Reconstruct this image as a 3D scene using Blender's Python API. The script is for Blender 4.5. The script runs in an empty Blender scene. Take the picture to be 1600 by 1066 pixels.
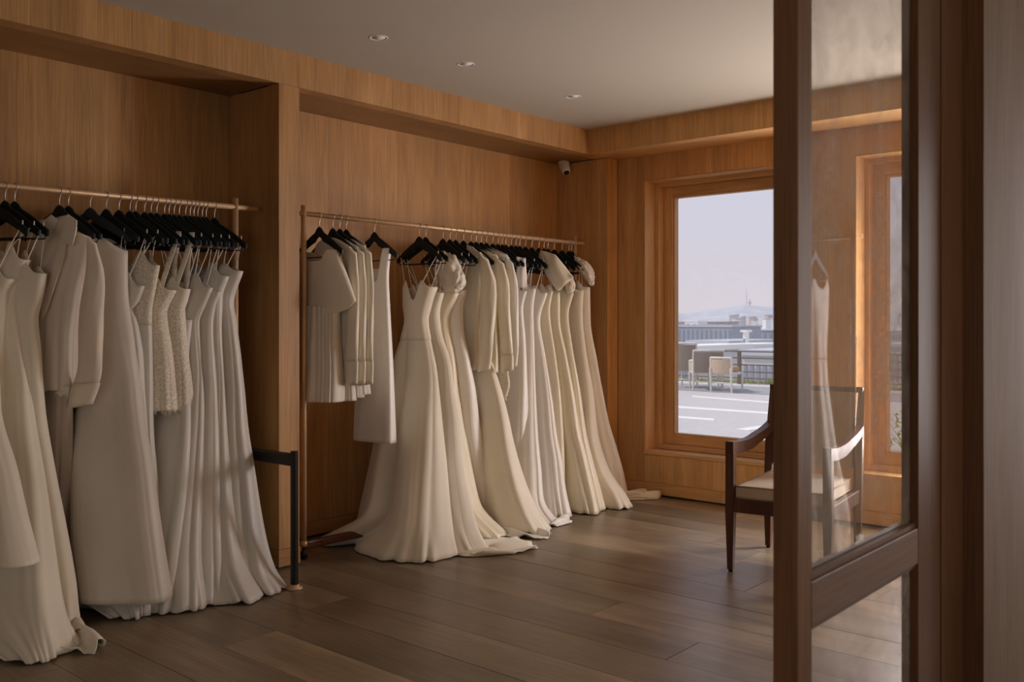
import bpy, bmesh, math, random
from mathutils import Vector as V, noise as mnoise
PI = math.pi; R = math.radians
sc = bpy.context.scene
col = sc.collection

# ---------------------------------------------------------------- camera
FOC, PCX, HOR, CAM_H, YAW = 1460.0, 800.0, 505.5, 1.302, R(40.93)
cam_d = bpy.data.cameras.new('camera'); cam = bpy.data.objects.new('camera', cam_d); col.objects.link(cam)
cam.location = (0, 0, CAM_H); cam.rotation_euler = (PI/2, 0, YAW - PI/2)
cam_d.sensor_width = 36; cam_d.lens = 36*FOC/1600; cam_d.shift_y = -(533-HOR)/1600
cam_d.clip_end = 6000; cam_d.clip_start = 0.05
cam_d.dof.use_dof = True; cam_d.dof.focus_distance = 5.6; cam_d.dof.aperture_fstop = 5.0
sc.camera = cam

# ---------------------------------------------------------------- exposure, sky, sun
sc.view_settings.view_transform = 'Standard'; sc.view_settings.look = 'None'
sc.view_settings.gamma = 1; sc.view_settings.use_curve_mapping = False
sc.view_settings.exposure = 0.0
SKY = 0.67
w = bpy.data.worlds.new('sky'); sc.world = w; w.use_nodes = True
nt = w.node_tree; nt.nodes.clear()
tc = nt.nodes.new('ShaderNodeTexCoord'); sx = nt.nodes.new('ShaderNodeSeparateXYZ')
rp = nt.nodes.new('ShaderNodeValToRGB'); bg = nt.nodes.new('ShaderNodeBackground'); wo = nt.nodes.new('ShaderNodeOutputWorld')
nt.links.new(tc.outputs['Generated'], sx.inputs[0]); nt.links.new(sx.outputs['Z'], rp.inputs[0])
nt.links.new(rp.outputs[0], bg.inputs[0]); nt.links.new(bg.outputs[0], wo.inputs[0])
e = rp.color_ramp.elements
e[0].position = 0.0; e[0].color = (1.06, 0.97, 1.04, 1)
e[1].position = 0.9; e[1].color = (0.80, 0.92, 1.22, 1)
m_ = e.new(0.10); m_.color = (1.0, 0.98, 1.13, 1)
bg.inputs[1].default_value = SKY
sd = bpy.data.lights.new('sun', 'SUN'); sd.energy = 2.6; sd.angle = R(0.6); sd.color = (1, .93, .84)
sun = bpy.data.objects.new('sun', sd); col.objects.link(sun)
sun.rotation_euler = V((-.28, .62, .72)).to_track_quat('Z', 'Y').to_euler()
cy = sc.cycles
cy.max_bounces = 10; cy.diffuse_bounces = 7; cy.glossy_bounces = 4; cy.transparent_max_bounces = 12; cy.transmission_bounces = 4
cy.sample_clamp_indirect = 4.0; cy.use_denoising = True; cy.caustics_reflective = False; cy.caustics_refractive = False

def portal(loc, rot, sx_, sy_):
    d = bpy.data.lights.new('window_portal', 'AREA'); d.shape = 'RECTANGLE'; d.size = sx_; d.size_y = sy_
    d.cycles.is_portal = True
    o = bpy.data.objects.new('window_portal', d); col.objects.link(o); o.location = loc; o.rotation_euler = rot
def daylight(loc, rot, sx_, sy_, watts, c):      # fill lamp added in a window opening to brighten the interior
    d = bpy.data.lights.new('window_daylight', 'AREA'); d.shape = 'RECTANGLE'; d.size = sx_; d.size_y = sy_; d.energy = watts; d.color = c  # added fill lamp
    o = bpy.data.objects.new('window_daylight', d); col.objects.link(o); o.location = loc; o.rotation_euler = rot  # added fill lamp
daylight((6.22, 1.53, 1.22), (0, R(90), 0), 1.5, .72, 104, (1, .945, .96))  # added fill lamps, this and the next three
daylight((6.22, .22, 1.38), (0, R(90), 0), 1.85, .72, 66, (1, .95, .95))
daylight((2.2, -3.66, 1.3), (R(90), 0, 0), 3.5, 2.2, 33, (1, .92, .78))
daylight((-2.06, -.2, 1.3), (0, R(-90), 0), 2.1, 3.2, 18, (1, .94, .82))
# one sky portal in each window opening (they emit nothing; they only steer the sampling of the sky)
for yc in (3.325, 1.712, .22):
    portal((6.42, yc, 1.36), (0, R(90), 0), 2.0, 1.2)
portal((2.2, -3.75, 1.3), (R(90), 0, 0), 3.6, 2.3)

# ---------------------------------------------------------------- pixel -> place helpers
CA, SA = math.cos(YAW), math.sin(YAW)
def ray(px): k = (px-PCX)/FOC; return CA+k*SA, SA-k*CA
def at_x(px, py, X): a, b = ray(px); d = X/a; return V((X, b*d, CAM_H-(py-HOR)/FOC*d))
def at_y(px, py, Y): a, b = ray(px); d = Y/b; return V((a*d, Y, CAM_H-(py-HOR)/FOC*d))
def at_z(px, py, z): a, b = ray(px); d = (CAM_H-z)*FOC/(py-HOR); return V((a*d, b*d, z))
def at_plane(px, py, C, n):
    a, b = ray(px); d = (C.x*n.x+C.y*n.y)/(a*n.x+b*n.y)
    return V((a*d, b*d, CAM_H-(py-HOR)/FOC*d))
def view(p):
    d = p[0]*CA+p[1]*SA; r = p[0]*SA-p[1]*CA
    return PCX+FOC*r/d, HOR-FOC*(p[2]-CAM_H)/d

# ---------------------------------------------------------------- mesh helpers
def link(name, bm, mat, parent=None, smooth=False, loc=None):
    me = bpy.data.meshes.new(name); bm.normal_update(); bm.to_mesh(me); bm.free()
    if smooth:
        for p in me.polygons: p.use_smooth = True
    o = bpy.data.objects.new(name, me); col.objects.link(o)
    if mat: me.materials.append(mat)
    if parent: o.parent = parent
    if loc: o.location = loc
    return o
def tag(o, label=None, cat=None, group=None, kind=None):
    if label: o['label'] = label
    if cat: o['category'] = cat
    if group: o['group'] = group
    if kind: o['kind'] = kind
    return o
def thing(name, label, cat, loc=(0,0,0), rz=0, group=None):
    o = bpy.data.objects.new(name, None); col.objects.link(o); o.location = loc; o.rotation_euler = (0,0,rz)
    o.empty_display_size = .1
    return tag(o, label, cat, group)
def holder(name):
    o = bpy.data.objects.new(name, None); col.objects.link(o); o['kind'] = 'structure'; return o
def box(bm, lo, hi, bev=0.0):
    lo, hi = V(lo), V(hi)
    vs = [bm.verts.new((x, y, z)) for x in (lo.x, hi.x) for y in (lo.y, hi.y) for z in (lo.z, hi.z)]
    fs = [bm.faces.new([vs[i] for i in q]) for q in ((0,1,3,2),(4,6,7,5),(0,4,5,1),(2,3,7,6),(0,2,6,4),(1,5,7,3))]
    if bev:
        es = list({e for f in fs for e in f.edges})
        bmesh.ops.bevel(bm, geom=es, offset=bev, segments=2, profile=.5, affect='EDGES')
    return bm
def boxo(name, lo, hi, mat, parent=None, bev=0.0, kind=None):
    o = link(name, box(bmesh.new(), lo, hi, bev), mat, parent)
    if kind: o['kind'] = kind
    return o
def tube(bm, pts, rad, n=10, cap=True, flat=1.0):
    pts = [V(p) for p in pts]; rings = []
    up = None
    for i, p in enumerate(pts):
        t = (pts[min(i+1, len(pts)-1)]-pts[max(i-1, 0)]).normalized()
        if up is None: up = V((0,0,1)) if abs(t.z) < .9 else V((1,0,0))
        s = t.cross(up)
        if s.length < 1e-4: s = t.cross(V((0,1,.3)))
        s.normalize(); u = s.cross(t); up = u
        r = rad[i] if isinstance(rad, (list, tuple)) else rad
        rings.append([bm.verts.new(p+s*(r*math.cos(2*PI*k/n))+u*(r*flat*math.sin(2*PI*k/n))) for k in range(n)])
    for a, b in zip(rings, rings[1:]):
        for k in range(n): bm.faces.new((a[k], a[(k+1)%n], b[(k+1)%n], b[k]))
    if cap: bm.faces.new(rings[0][::-1]); bm.faces.new(rings[-1])
    return bm
def lathe(bm, prof, n=24, c=(0,0,0)):
    rings = [[bm.verts.new((c[0]+r*math.cos(2*PI*k/n), c[1]+r*math.sin(2*PI*k/n), c[2]+z)) for k in range(n)] for r, z in prof]
    for a, b in zip(rings, rings[1:]):
        for k in range(n): bm.faces.new((a[k], a[(k+1)%n], b[(k+1)%n], b[k]))
    if prof[0][0] > 1e-5: bm.faces.new(rings[0][::-1])
    if prof[-1][0] > 1e-5: bm.faces.new(rings[-1])
    return bm
def prism(bm, pts, off):                       # closed outline of 3D points pushed by a vector
    off = V(off); a = [bm.verts.new(p) for p in pts]; b = [bm.verts.new(V(p)+off) for p in pts]; n = len(a)
    bm.faces.new(a); bm.faces.new(b[::-1])
    for i in range(n): bm.faces.new((a[i], b[i], b[(i+1)%n], a[(i+1)%n]))
    bmesh.ops.recalc_face_normals(bm, faces=bm.faces[:])
    return bm

# ---------------------------------------------------------------- materials
def newmat(name):
    m = bpy.data.materials.new(name); m.use_nodes = True; t = m.node_tree
    return m, t, t.nodes['Principled BSDF']
def N(t, typ, **kw):
    n = t.nodes.new(typ)
    for k, v in kw.items(): setattr(n, k, v)
    return n
def ramp(t, src, stops):
    r = N(t, 'ShaderNodeValToRGB'); e = r.color_ramp.elements
    while len(e) < len(stops): e.new(.5)
    for el, (p, c) in zip(e, stops): el.position = p; el.color = (*c, 1)
    t.links.new(src, r.inputs[0]); return r.outputs[0]
def noise(t, vec, scale, detail=3, rough=.5, dist=0.0):
    n = N(t, 'ShaderNodeTexNoise'); n.inputs['Scale'].default_value = scale; n.inputs['Detail'].default_value = detail
    n.inputs['Roughness'].default_value = rough; n.inputs['Distortion'].default_value = dist
    t.links.new(vec, n.inputs['Vector']); return n.outputs['Fac']
def mapped(t, scale, shift=True):
    c = N(t, 'ShaderNodeTexCoord').outputs['Object']
    if shift:
        oi = N(t, 'ShaderNodeObjectInfo'); mu = N(t, 'ShaderNodeVectorMath', operation='SCALE'); mu.inputs[0].default_value = (37, 53, 71)
        t.links.new(oi.outputs['Random'], mu.inputs['Scale'])
        ad = N(t, 'ShaderNodeVectorMath', operation='ADD'); t.links.new(c, ad.inputs[0]); t.links.new(mu.outputs[0], ad.inputs[1]); c = ad.outputs[0]
    mp = N(t, 'ShaderNodeMapping'); mp.inputs['Scale'].default_value = scale; t.links.new(c, mp.inputs['Vector'])
    return mp.outputs[0]
def mixc(t, fac, a, b, mode='MIX'):
    m = N(t, 'ShaderNodeMix', data_type='RGBA', blend_type=mode)
    for s, v in ((0, fac), (6, a), (7, b)):
        if hasattr(v, 'node'): t.links.new(v, m.inputs[s])
        else: m.inputs[s].default_value = v if s == 0 else (*v, 1)
    return m.outputs[2]
def bump(t, p, h, strength, dist=.002):
    b = N(t, 'ShaderNodeBump'); b.inputs['Strength'].default_value = strength; b.inputs['Distance'].default_value = dist
    t.links.new(h, b.inputs['Height']); t.links.new(b.outputs[0], p.inputs['Normal'])
def wood(name, dark, mid, light, axis, rough=.5, fine=1.0, tone=.05, spec=.35, blotch=.22):
    m, t, p = newmat(name)
    s = [1, 1, 1]; s['xyz'.index(axis)] = .07
    v = mapped(t, s)
    s2 = [1, 1, 1]; s2['xyz'.index(axis)] = .025
    v2 = mapped(t, s2)
    a = noise(t, v, 7, 5, .55, .8); b = noise(t, v2, 150, 3, .6); c = noise(t, mapped(t, (1, 1, .45) if axis == 'z' else (.6, .6, .6)), 1.7, 3, .6)
    base = ramp(t, a, [(.28, dark), (.5, mid), (.72, light)])
    bl = ramp(t, c, [(.3, (1-blotch,)*3), (.65, (1.0+blotch*.25,)*3)])
    base = mixc(t, 1.0, base, bl, 'MULTIPLY')
    fg = ramp(t, b, [(.35, (1-.22*fine,)*3), (.6, (1.05,)*3)])
    base = mixc(t, 1.0, base, fg, 'MULTIPLY')
    oi = N(t, 'ShaderNodeObjectInfo'); tn = ramp(t, oi.outputs['Random'], [(0, (1-tone,)*3), (1, (1+tone*.6,)*3)])
    base = mixc(t, 1.0, base, tn, 'MULTIPLY')
    t.links.new(base, p.inputs['Base Color'])
    p.inputs['Roughness'].default_value = rough; p.inputs['Specular IOR Level'].default_value = spec
    rr = N(t, 'ShaderNodeMapRange'); rr.inputs['To Min'].default_value = rough-.07; rr.inputs['To Max'].default_value = rough+.1
    t.links.new(a, rr.inputs[0]); t.links.new(rr.outputs[0], p.inputs['Roughness'])
    bump(t, p, b, .12, .001)
    return m
OAKC = ((.39, .200, .070), (.475, .255, .094), (.535, .30, .122))
OAKZ = wood('oak_veneer', *OAKC, 'z'); OAKX = wood('oak_veneer_long', *OAKC, 'x'); OAKY = wood('oak_veneer_cross', *OAKC, 'y')
OAKW = tuple(tuple(min(.8, c*m) for c, m in zip(q, (1.38, 1.44, 1.5))) for q in OAKC)  # brighter copy of the same oak, makes up for light missing on the window wall
OAK_LITZ = wood('brightened_oak_veneer', *OAKW, 'z'); OAK_LITY = wood('brightened_oak_veneer_cross', *OAKW, 'y')
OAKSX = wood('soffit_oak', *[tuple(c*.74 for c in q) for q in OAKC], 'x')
DARKZ = wood('dark_oak', (.115, .052, .021), (.155, .071, .029), (.185, .09, .04), 'z', blotch=.2, spec=.18)
JAMBZ = wood('jamb_oak', (.10, .043, .018), (.13, .056, .024), (.155, .07, .031), 'z', blotch=.2, spec=.12)
GREYZ = wood('pale_oak', (.165, .104, .064), (.19, .122, .076), (.22, .145, .092), 'z', rough=.8, blotch=.15, spec=.2)
FLOORW = wood('floor_oak', (.18, .128, .076), (.255, .186, .114), (.325, .245, .156), 'y', rough=.34, fine=1.2, tone=.3, spec=.5, blotch=.36)
WALNUT = wood('walnut', (.055, .022, .012), (.085, .036, .02), (.12, .052, .028), 'z', rough=.42, tone=.02, spec=.3, blotch=.1)
EBONY = wood('ebony', (.008, .006, .005), (.013, .010, .008), (.022, .016, .012), 'z', rough=.4, tone=.02, blotch=.1)
REDBAR = wood('rosewood', (.06, .02, .012), (.10, .036, .022), (.14, .055, .032), 'x', rough=.38, tone=.02, blotch=.1)
def plain(name, colr, rough=.5, metal=0.0, nz=.06, scale=30, bmp=0.0, spec=.4, sheen=0.0):
    m, t, p = newmat(name)
    f = noise(t, mapped(t, (1,1,1), False), scale, 3)
    c = ramp(t, f, [(.3, tuple(x*(1-nz) for x in colr)), (.7, tuple(x*(1+nz) for x in colr))])
    t.links.new(c, p.inputs['Base Color']); p.inputs['Roughness'].default_value = rough; p.inputs['Metallic'].default_value = metal
    p.inputs['Specular IOR Level'].default_value = spec
    if sheen: p.inputs['Sheen Weight'].default_value = sheen
    if bmp: bump(t, p, f, bmp, .002)
    return m
PLASTER = plain('plaster', (.45, .41, .335), .9, nz=.02, scale=300, bmp=.05)
BRASS = plain('brushed_brass', (.56, .365, .20), .5, .45, nz=.05, scale=60)
STEEL = plain('hook_steel', (.62, .54, .50), .38, .8)
BLACKW = plain('black_hanger_wood', (.006, .011, .012), .5, nz=.2, spec=.3)
BLACKM = plain('black_metal', (.02, .02, .022), .4, .6)
WHITEP = plain('white_plastic', (.72, .70, .67), .4, nz=.01)
DARKGL = plain('lens_black', (.015, .015, .02), .1)
UPHOL = plain('upholstery', (.50, .41, .29), .9, nz=.14, scale=260, bmp=.3, sheen=.3)
UPHOLD = plain('upholstery_side', (.40, .30, .18), .9, nz=.14, scale=260, bmp=.3, sheen=.3)

def fabric(name, colr, rough=.55, sheen=.35, weave=700, nz=.04, spec=.3, trans=0.0):
    m, t, p = newmat(name)
    v = mapped(t, (1,1,.6)); f = noise(t, v, 5, 4, .6); wv = noise(t, v, weave, 2, .6)
    oi = N(t, 'ShaderNodeObjectInfo')
    c = ramp(t, f, [(.3, tuple(x*(1-nz) for x in colr)), (.7, tuple(min(.95, x*(1+nz)) for x in colr))])
    c = mixc(t, 1.0, c, ramp(t, wv, [(.3, (.93,)*3), (.7, (1.03,)*3)]), 'MULTIPLY')
    t.links.new(c, p.inputs['Base Color']); p.inputs['Roughness'].default_value = rough
    p.inputs['Sheen Weight'].default_value = sheen; p.inputs['Specular IOR Level'].default_value = spec
    bump(t, p, wv, .12, .001)
    if trans:
        tr = N(t, 'ShaderNodeBsdfTransparent'); mx = N(t, 'ShaderNodeMixShader'); mx.inputs[0].default_value = trans
        out = t.nodes['Material Output']
        t.links.new(p.outputs[0], mx.inputs[1]); t.links.new(tr.outputs[0], mx.inputs[2]); t.links.new(mx.outputs[0], out.inputs[0])
    return m
IVORY = fabric('ivory_crepe', (.735, .665, .53), .62)
CREAM = fabric('cream_satin', (.74, .675, .515), .40, .2, spec=.45)
WHITE = fabric('white_satin', (.77, .73, .66), .42, .2, spec=.45)
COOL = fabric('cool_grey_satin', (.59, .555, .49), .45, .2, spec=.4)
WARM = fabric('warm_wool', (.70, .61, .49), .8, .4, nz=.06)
DUSK = fabric('shaded_crepe', (.40, .33, .27), .8, .3)  # crepe darkened to carry the shade below the blazer
SHEER = fabric('sheer_lining', (.74, .67, .56), .7, .2, trans=.12)
ORGZ = fabric('organza', (.80, .72, .60), .5, .3, trans=.18)
TAG = plain('ribbon_tag', (.62, .55, .47), .6)
def lace(name, colr):
    m, t, p = newmat(name)
    v = mapped(t, (1,1,1)); vo = N(t, 'ShaderNodeTexVoronoi'); vo.inputs['Scale'].default_value = 55; vo.feature = 'DISTANCE_TO_EDGE'
    ds = N(t, 'ShaderNodeVectorMath', operation='ADD'); nn = N(t, 'ShaderNodeTexNoise'); nn.inputs['Scale'].default_value = 30
    t.links.new(v, nn.inputs['Vector']); sl = N(t, 'ShaderNodeVectorMath', operation='SCALE'); sl.inputs['Scale'].default_value = .03
    t.links.new(nn.outputs['Color'], sl.inputs[0]); t.links.new(v, ds.inputs[0]); t.links.new(sl.outputs[0], ds.inputs[1]); t.links.new(ds.outputs[0], vo.inputs['Vector'])
    h = noise(t, v, 130, 4, .7)
    c = ramp(t, vo.outputs['Distance'], [(.02, tuple(min(.9, x*1.08) for x in colr)), (.14, tuple(x*.86 for x in colr))])
    c = mixc(t, 1.0, c, ramp(t, h, [(.38, (.80,)*3), (.6, (1.06,)*3)]), 'MULTIPLY')
    t.links.new(c, p.inputs['Base Color']); p.inputs['Roughness'].default_value = .8; p.inputs['Sheen Weight'].default_value = .3
    bump(t, p, h, .6, .006)
    return m
LACE = lace('cream_lace', (.80, .72, .57)); LACE2 = lace('ivory_lace', (.74, .66, .53))
def glass(name, haze=0.0, tint=(1,1,1), surf=1.0):
    m, t, p = newmat(name); t.nodes.remove(p); out = t.nodes['Material Output']
    tr = N(t, 'ShaderNodeBsdfTransparent'); tr.inputs[0].default_value = (*tint, 1)
    gl = N(t, 'ShaderNodeBsdfGlossy'); gl.inputs['Roughness'].default_value = .02
    fr = N(t, 'ShaderNodeFresnel'); fr.inputs[0].default_value = 1.5
    mx = N(t, 'ShaderNodeMixShader'); 
    ge = N(t, 'ShaderNodeNewGeometry'); iv = N(t, 'ShaderNodeMath', operation='SUBTRACT'); iv.inputs[0].default_value = 1; t.links.new(ge.outputs['Backfacing'], iv.inputs[1])
    m0 = N(t, 'ShaderNodeMath', operation='MULTIPLY'); t.links.new(fr.outputs[0], m0.inputs[0]); t.links.new(iv.outputs[0], m0.inputs[1])
    m3 = N(t, 'ShaderNodeMath', operation='MULTIPLY', use_clamp=True); m3.inputs[1].default_value = surf; t.links.new(m0.outputs[0], m3.inputs[0])
    t.links.new(m3.outputs[0], mx.inputs[0]); t.links.new(tr.outputs[0], mx.inputs[1]); t.links.new(gl.outputs[0], mx.inputs[2])
    last = mx.outputs[0]
    if haze:
        v = mapped(t, (1,1,1), False); f = noise(t, v, 9, 8, .72, 1.2); g = noise(t, mapped(t, (2.2, 1, 1), False), 2.1, 2, .5)
        mu = N(t, 'ShaderNodeMath', operation='MULTIPLY'); t.links.new(f, mu.inputs[0]); t.links.new(g, mu.inputs[1])
        fac = N(t, 'ShaderNodeMapRange'); fac.inputs['From Min'].default_value = .14; fac.inputs['From Max'].default_value = .42
        fac.inputs['To Min'].default_value = haze*.25; fac.inputs['To Max'].default_value = haze*1.6; t.links.new(mu.outputs[0], fac.inputs[0])
        df = N(t, 'ShaderNodeBsdfDiffuse'); df.inputs[0].default_value = (.7, .66, .6, 1)
        tl = N(t, 'ShaderNodeBsdfTranslucent'); tl.inputs[0].default_value = (.7, .66, .62, 1)
        m1 = N(t, 'ShaderNodeMixShader'); m1.inputs[0].default_value = .6; t.links.new(df.outputs[0], m1.inputs[1]); t.links.new(tl.outputs[0], m1.inputs[2])
        m2 = N(t, 'ShaderNodeMixShader'); t.links.new(fac.outputs[0], m2.inputs[0]); t.links.new(last, m2.inputs[1]); t.links.new(m1.outputs[0], m2.inputs[2]); last = m2.outputs[0]
    t.links.new(last, out.inputs[0]); return m
GLASS = glass('window_glass'); DGLASS = glass('smudged_door_glass', .26, (.99, .98, .97), 2.0)
# ================================================================ ROOM
XW, XE, XB, YB, YK, ZC, ZS = 6.039, 5.898, 5.677, 4.161, 4.639, 2.753, 2.571
PX0, PX1 = 2.921, 3.051
rnd = random.Random(7)
G = .0005
def panel_x(parent, x0, x1, y, z0, z1, mat=OAKZ, joints=None, n=None, th=.02, name='wood_panel', jit=.0006):   # boards in a plane y = const, facing -y
    js = [x0]+(joints or [x0+(x1-x0)*i/n for i in range(1, n)])+[x1]
    for a, b in zip(js, js[1:]):
        d = rnd.uniform(0, jit); boxo(name, (a+G, y+d, z0), (b-G, y+th, z1), mat, parent)
def panel_y(parent, y0, y1, x, z0, z1, mat=OAKZ, joints=None, n=1, th=.02, name='wood_panel', jit=.0006):      # boards in a plane x = const, facing -x
    js = [y0]+(joints or [y0+(y1-y0)*i/n for i in range(1, n)])+[y1]
    for a, b in zip(js, js[1:]):
        d = rnd.uniform(0, jit); boxo(name, (x+d, a+G, z0), (x+th, b-G, z1), mat, parent)

# ---- floor: oak planks running across the room
floor = boxo('floor', (-2.0, -3.6, -.13), (6.06, 4.70, -.012), plain('joint_dark', (.035, .024, .016), .8), kind='structure')
PW, PO = .2614, 2.597
known = {2: 1.92, 6: 2.12, 8: 2.42, 7: 2.40, 0: 3.49}
for k in range(-18, 14):
    x0 = max(-2.0, PO+k*PW); x1 = min(6.05, PO+(k+1)*PW)
    if x1-x0 < .02: continue
    j = known.get(k, rnd.uniform(-.6, 4.2)); L = 2.35
    cuts = sorted(c for c in (j-2*L, j-L, j, j+L) if -1.4 < c < 4.6)
    ys = [-3.6]+cuts+[4.665]
    for a, b in zip(ys, ys[1:]):
        if b-a < .05: continue
        bm = box(bmesh.new(), (x0+.0013, a+.0013, -.012), (x1-.0013, b-.0013, rnd.uniform(-.0006, .0006)))
        link('floor_plank', bm, FLOORW, floor)

# ---- ceiling with three round recesses for the downlights
LIGHTS = [at_z(588, 60, ZC), at_z(729, 100, ZC), at_z(896, 151, ZC)]
LY = 3.62; LR = .041
bm = bmesh.new()
def quad(x0, x1, y0, y1): bm.faces.new([bm.verts.new(p) for p in ((x0,y0,ZC),(x0,y1,ZC),(x1,y1,ZC),(x1,y0,ZC))])
H_ = .15
quad(-2, 6.06, -3.6, LY-H_); quad(-2, 6.06, LY+H_, 4.7)
xs = [-2]
for L in LIGHTS: xs += [L.x-H_, L.x+H_]
xs.append(6.06)
for i in range(0, len(xs), 2): quad(xs[i], xs[i+1], LY-H_, LY+H_)
for L in LIGHTS:
    n = 32; inn = []; out = []
    for k in range(n):
        a = 2*PI*k/n; c, s = math.cos(a), math.sin(a); q = H_/max(abs(c), abs(s))
        inn.append(bm.verts.new((L.x+LR*c, LY+LR*s, ZC))); out.append(bm.verts.new((L.x+q*c, LY+q*s, ZC)))
    for k in range(n): bm.faces.new((inn[k], out[k], out[(k+1)%n], inn[(k+1)%n]))
bmesh.ops.recalc_face_normals(bm, faces=bm.faces[:])
ceil = link('ceiling', bm, PLASTER); ceil['kind'] = 'structure'
roof = boxo('roof', (-2.3, -3.9, 2.87), (6.42, 5.0, 3.1), PLASTER, kind='structure')
for L, nm in zip(LIGHTS, ['unlit round recessed downlight, largest and farthest from the window', 'unlit round recessed downlight in the middle of the row of three', 'unlit round recessed downlight closest to the corner above the camera']):
    t = thing('recessed_downlight', nm, 'downlight', (L.x, LY, ZC), 0, 'downlights in the ceiling')
    link('trim_ring', lathe(bmesh.new(), [(LR-.001, .001), (LR-.001, -.002), (LR+.006, -.0025), (LR+.008, 0), (LR+.008, .0005)], 32), WHITEP, t, True)
    link('reflector', lathe(bmesh.new(), [(LR-.002, .0), (.034, .03), (.022, .06), (.0001, .062)], 32), WHITEP, t, True)

# ---- left wall: two alcoves with a pillar between, a bulkhead above
wl = holder('wall_left')
boxo('backing', (-2.0, YK+.02, -.1), (6.30, YK+.25, 2.87), PLASTER, wl)
J1 = [.105, .668, 1.231, 1.794, 2.357]
panel_x(wl, -.03, PX0, YK, .10, ZS+.02, joints=J1[0:])
panel_x(wl, PX1, XE, YK, .10, ZS+.02, n=5)
panel_x(wl, -2.0, -.16, YB, .10, ZS, n=3)
boxo('pillar', (-.16, YB, .10), (-.03, YK+.02, ZS), OAKZ, wl)
boxo('pillar', (PX0, YB, .105), (PX1, YK+.02, ZS), OAKZ, wl)
panel_x(wl, -2.0, XB+.09, YB, ZS+.0015, ZC+.03, joints=[-1.4, -.8, -.2, .37, .9, 1.35, 1.665, 2.115, 2.565, 3.15, 3.72, 4.29, 4.86, 5.3], th=.095, name='fascia_board')
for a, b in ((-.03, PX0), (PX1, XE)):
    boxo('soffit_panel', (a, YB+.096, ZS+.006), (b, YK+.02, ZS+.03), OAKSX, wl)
boxo('end_panel', (XE, YB-.016, .10), (XW-.006, YK+.02, ZS), OAK_LITZ, wl)
bl = holder('baseboard_left')
for a, b, y in ((-.03, PX0, YK-.004), (PX1, XE, YK-.004), (-2, -.16, YB-.004)):
    boxo('board', (a+.002, y, .014), (b-.002, YK+.02 if y > 4.5 else YB+.02, .098), OAKX, bl)
boxo('board', (PX0-.003, YB-.004, .014), (PX1+.003, YK+.01, .103), OAKX, bl)
boxo('board', (XE-.003, YB-.019, .014), (XW-.01, YK, .098), OAKX, bl)
boxo('shadow_gap', (-2, YB+.02, -.002), (PX1-.01, YK+.02, .014), EBONY, bl)
boxo('shadow_gap', (PX1-.01, YK+.005, -.002), (XE+.01, YK+.02, .014), EBONY, bl)

# ---- window wall
wf = holder('wall_front')
WIN = [(2.75, 3.90), (1.137, 2.287), (-.22, .66)]
Z0, Z1 = .3355, 2.389
solid = [(3.90, YK+.25), (2.287, 2.75), (.66, 1.137), (-3.85, -.22)]
for a, b in solid: boxo('backing', (XW+.02, a, -.3), (6.40, b, 2.87), PLASTER, wf)
for a, b in WIN:
    boxo('backing', (XW+.02, a, -.3), (6.40, b, Z0-.02), PLASTER, wf); boxo('backing', (XW+.02, a, Z1+.02), (6.40, b, 2.87), PLASTER, wf)
for a, b, n in ((3.90, YB-.016, 1), (2.287, 2.75, 1), (.86, 1.137, 1), (.66, .743, 1), (-3.6, -.22, 6)):
    panel_y(wf, a, b, XW, .10, ZS+.02, OAK_LITZ, n=n)
for a, b in WIN:
    panel_y(wf, a, b, XW, .10, Z0-.028, OAK_LITZ, n=2); panel_y(wf, a, b, XW, Z1+.002, ZS+.02, OAK_LITZ, n=2)
panel_y(wf, -3.6, YB, XB, ZS+.0015, ZC+.03, OAK_LITZ, joints=[-2.8, -2, -1.2, -.4, .3, 1.0, 1.62, 2.24, 2.86, 3.48], th=.09, name='fascia_board')
boxo('soffit_panel', (XB+.091, -3.6, ZS+.002), (XW+.02, YB+.1, ZS+.03), OAK_LITY, wf)
bf = holder('baseboard_front')
for a, b in ((-3.6, -1.4), (-1.4, .74), (.86, 2.05), (2.05, 3.25), (3.25, YB-.02)):
    boxo('board', (XW-.004, a+.001, .014), (XW+.02, b-.001, .098), OAK_LITY, bf)
boxo('shadow_gap', (XW+.006, -3.6, -.002), (XW+.02, YB, .014), EBONY, bf)
for i, (a, b) in enumerate(WIN):
    wn = holder('window_%d' % (i+1))
    D0, D1 = XW-.001, 6.185
    boxo('reveal', (D0, a-.0, Z0), (D1, a+.004, Z1), OAK_LITZ, wn); boxo('reveal', (D0, b-.004, Z0), (D1, b, Z1), OAK_LITZ, wn)
    boxo('reveal', (D0, a, Z1-.004), (D1, b, Z1), OAK_LITY, wn)
    boxo('sill', (D0-.004, a-.006, Z0-.026), (D1, b+.006, Z0), OAK_LITY, wn, .002)
    def ring(name, x0, x1, in0, in1, bev=.0015):
        for p in range(2):
            ya, yb = (a+in0, a+in1) if p == 0 else (b-in1, b-in0)
            boxo(name, (x0, ya, Z0+in0), (x1, yb, Z1-in0), OAK_LITZ, wn, bev)
            za, zb = (Z0+in0, Z0+in1) if p == 0 else (Z1-in1, Z1-in0)
            boxo(name, (x0, a+in1, za), (x1, b-in1, zb), OAK_LITY, wn, bev)
    ring('frame', 6.186, 6.40, .003, .034)
    ring('sash', 6.262, 6.345, .0355, .107)
    ring('glazing_bead', 6.278, 6.335, .1075, .119)
    boxo('pane', (6.300, a+.112, Z0+.112), (6.306, b-.112, Z1-.112), GLASS, wn)

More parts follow.
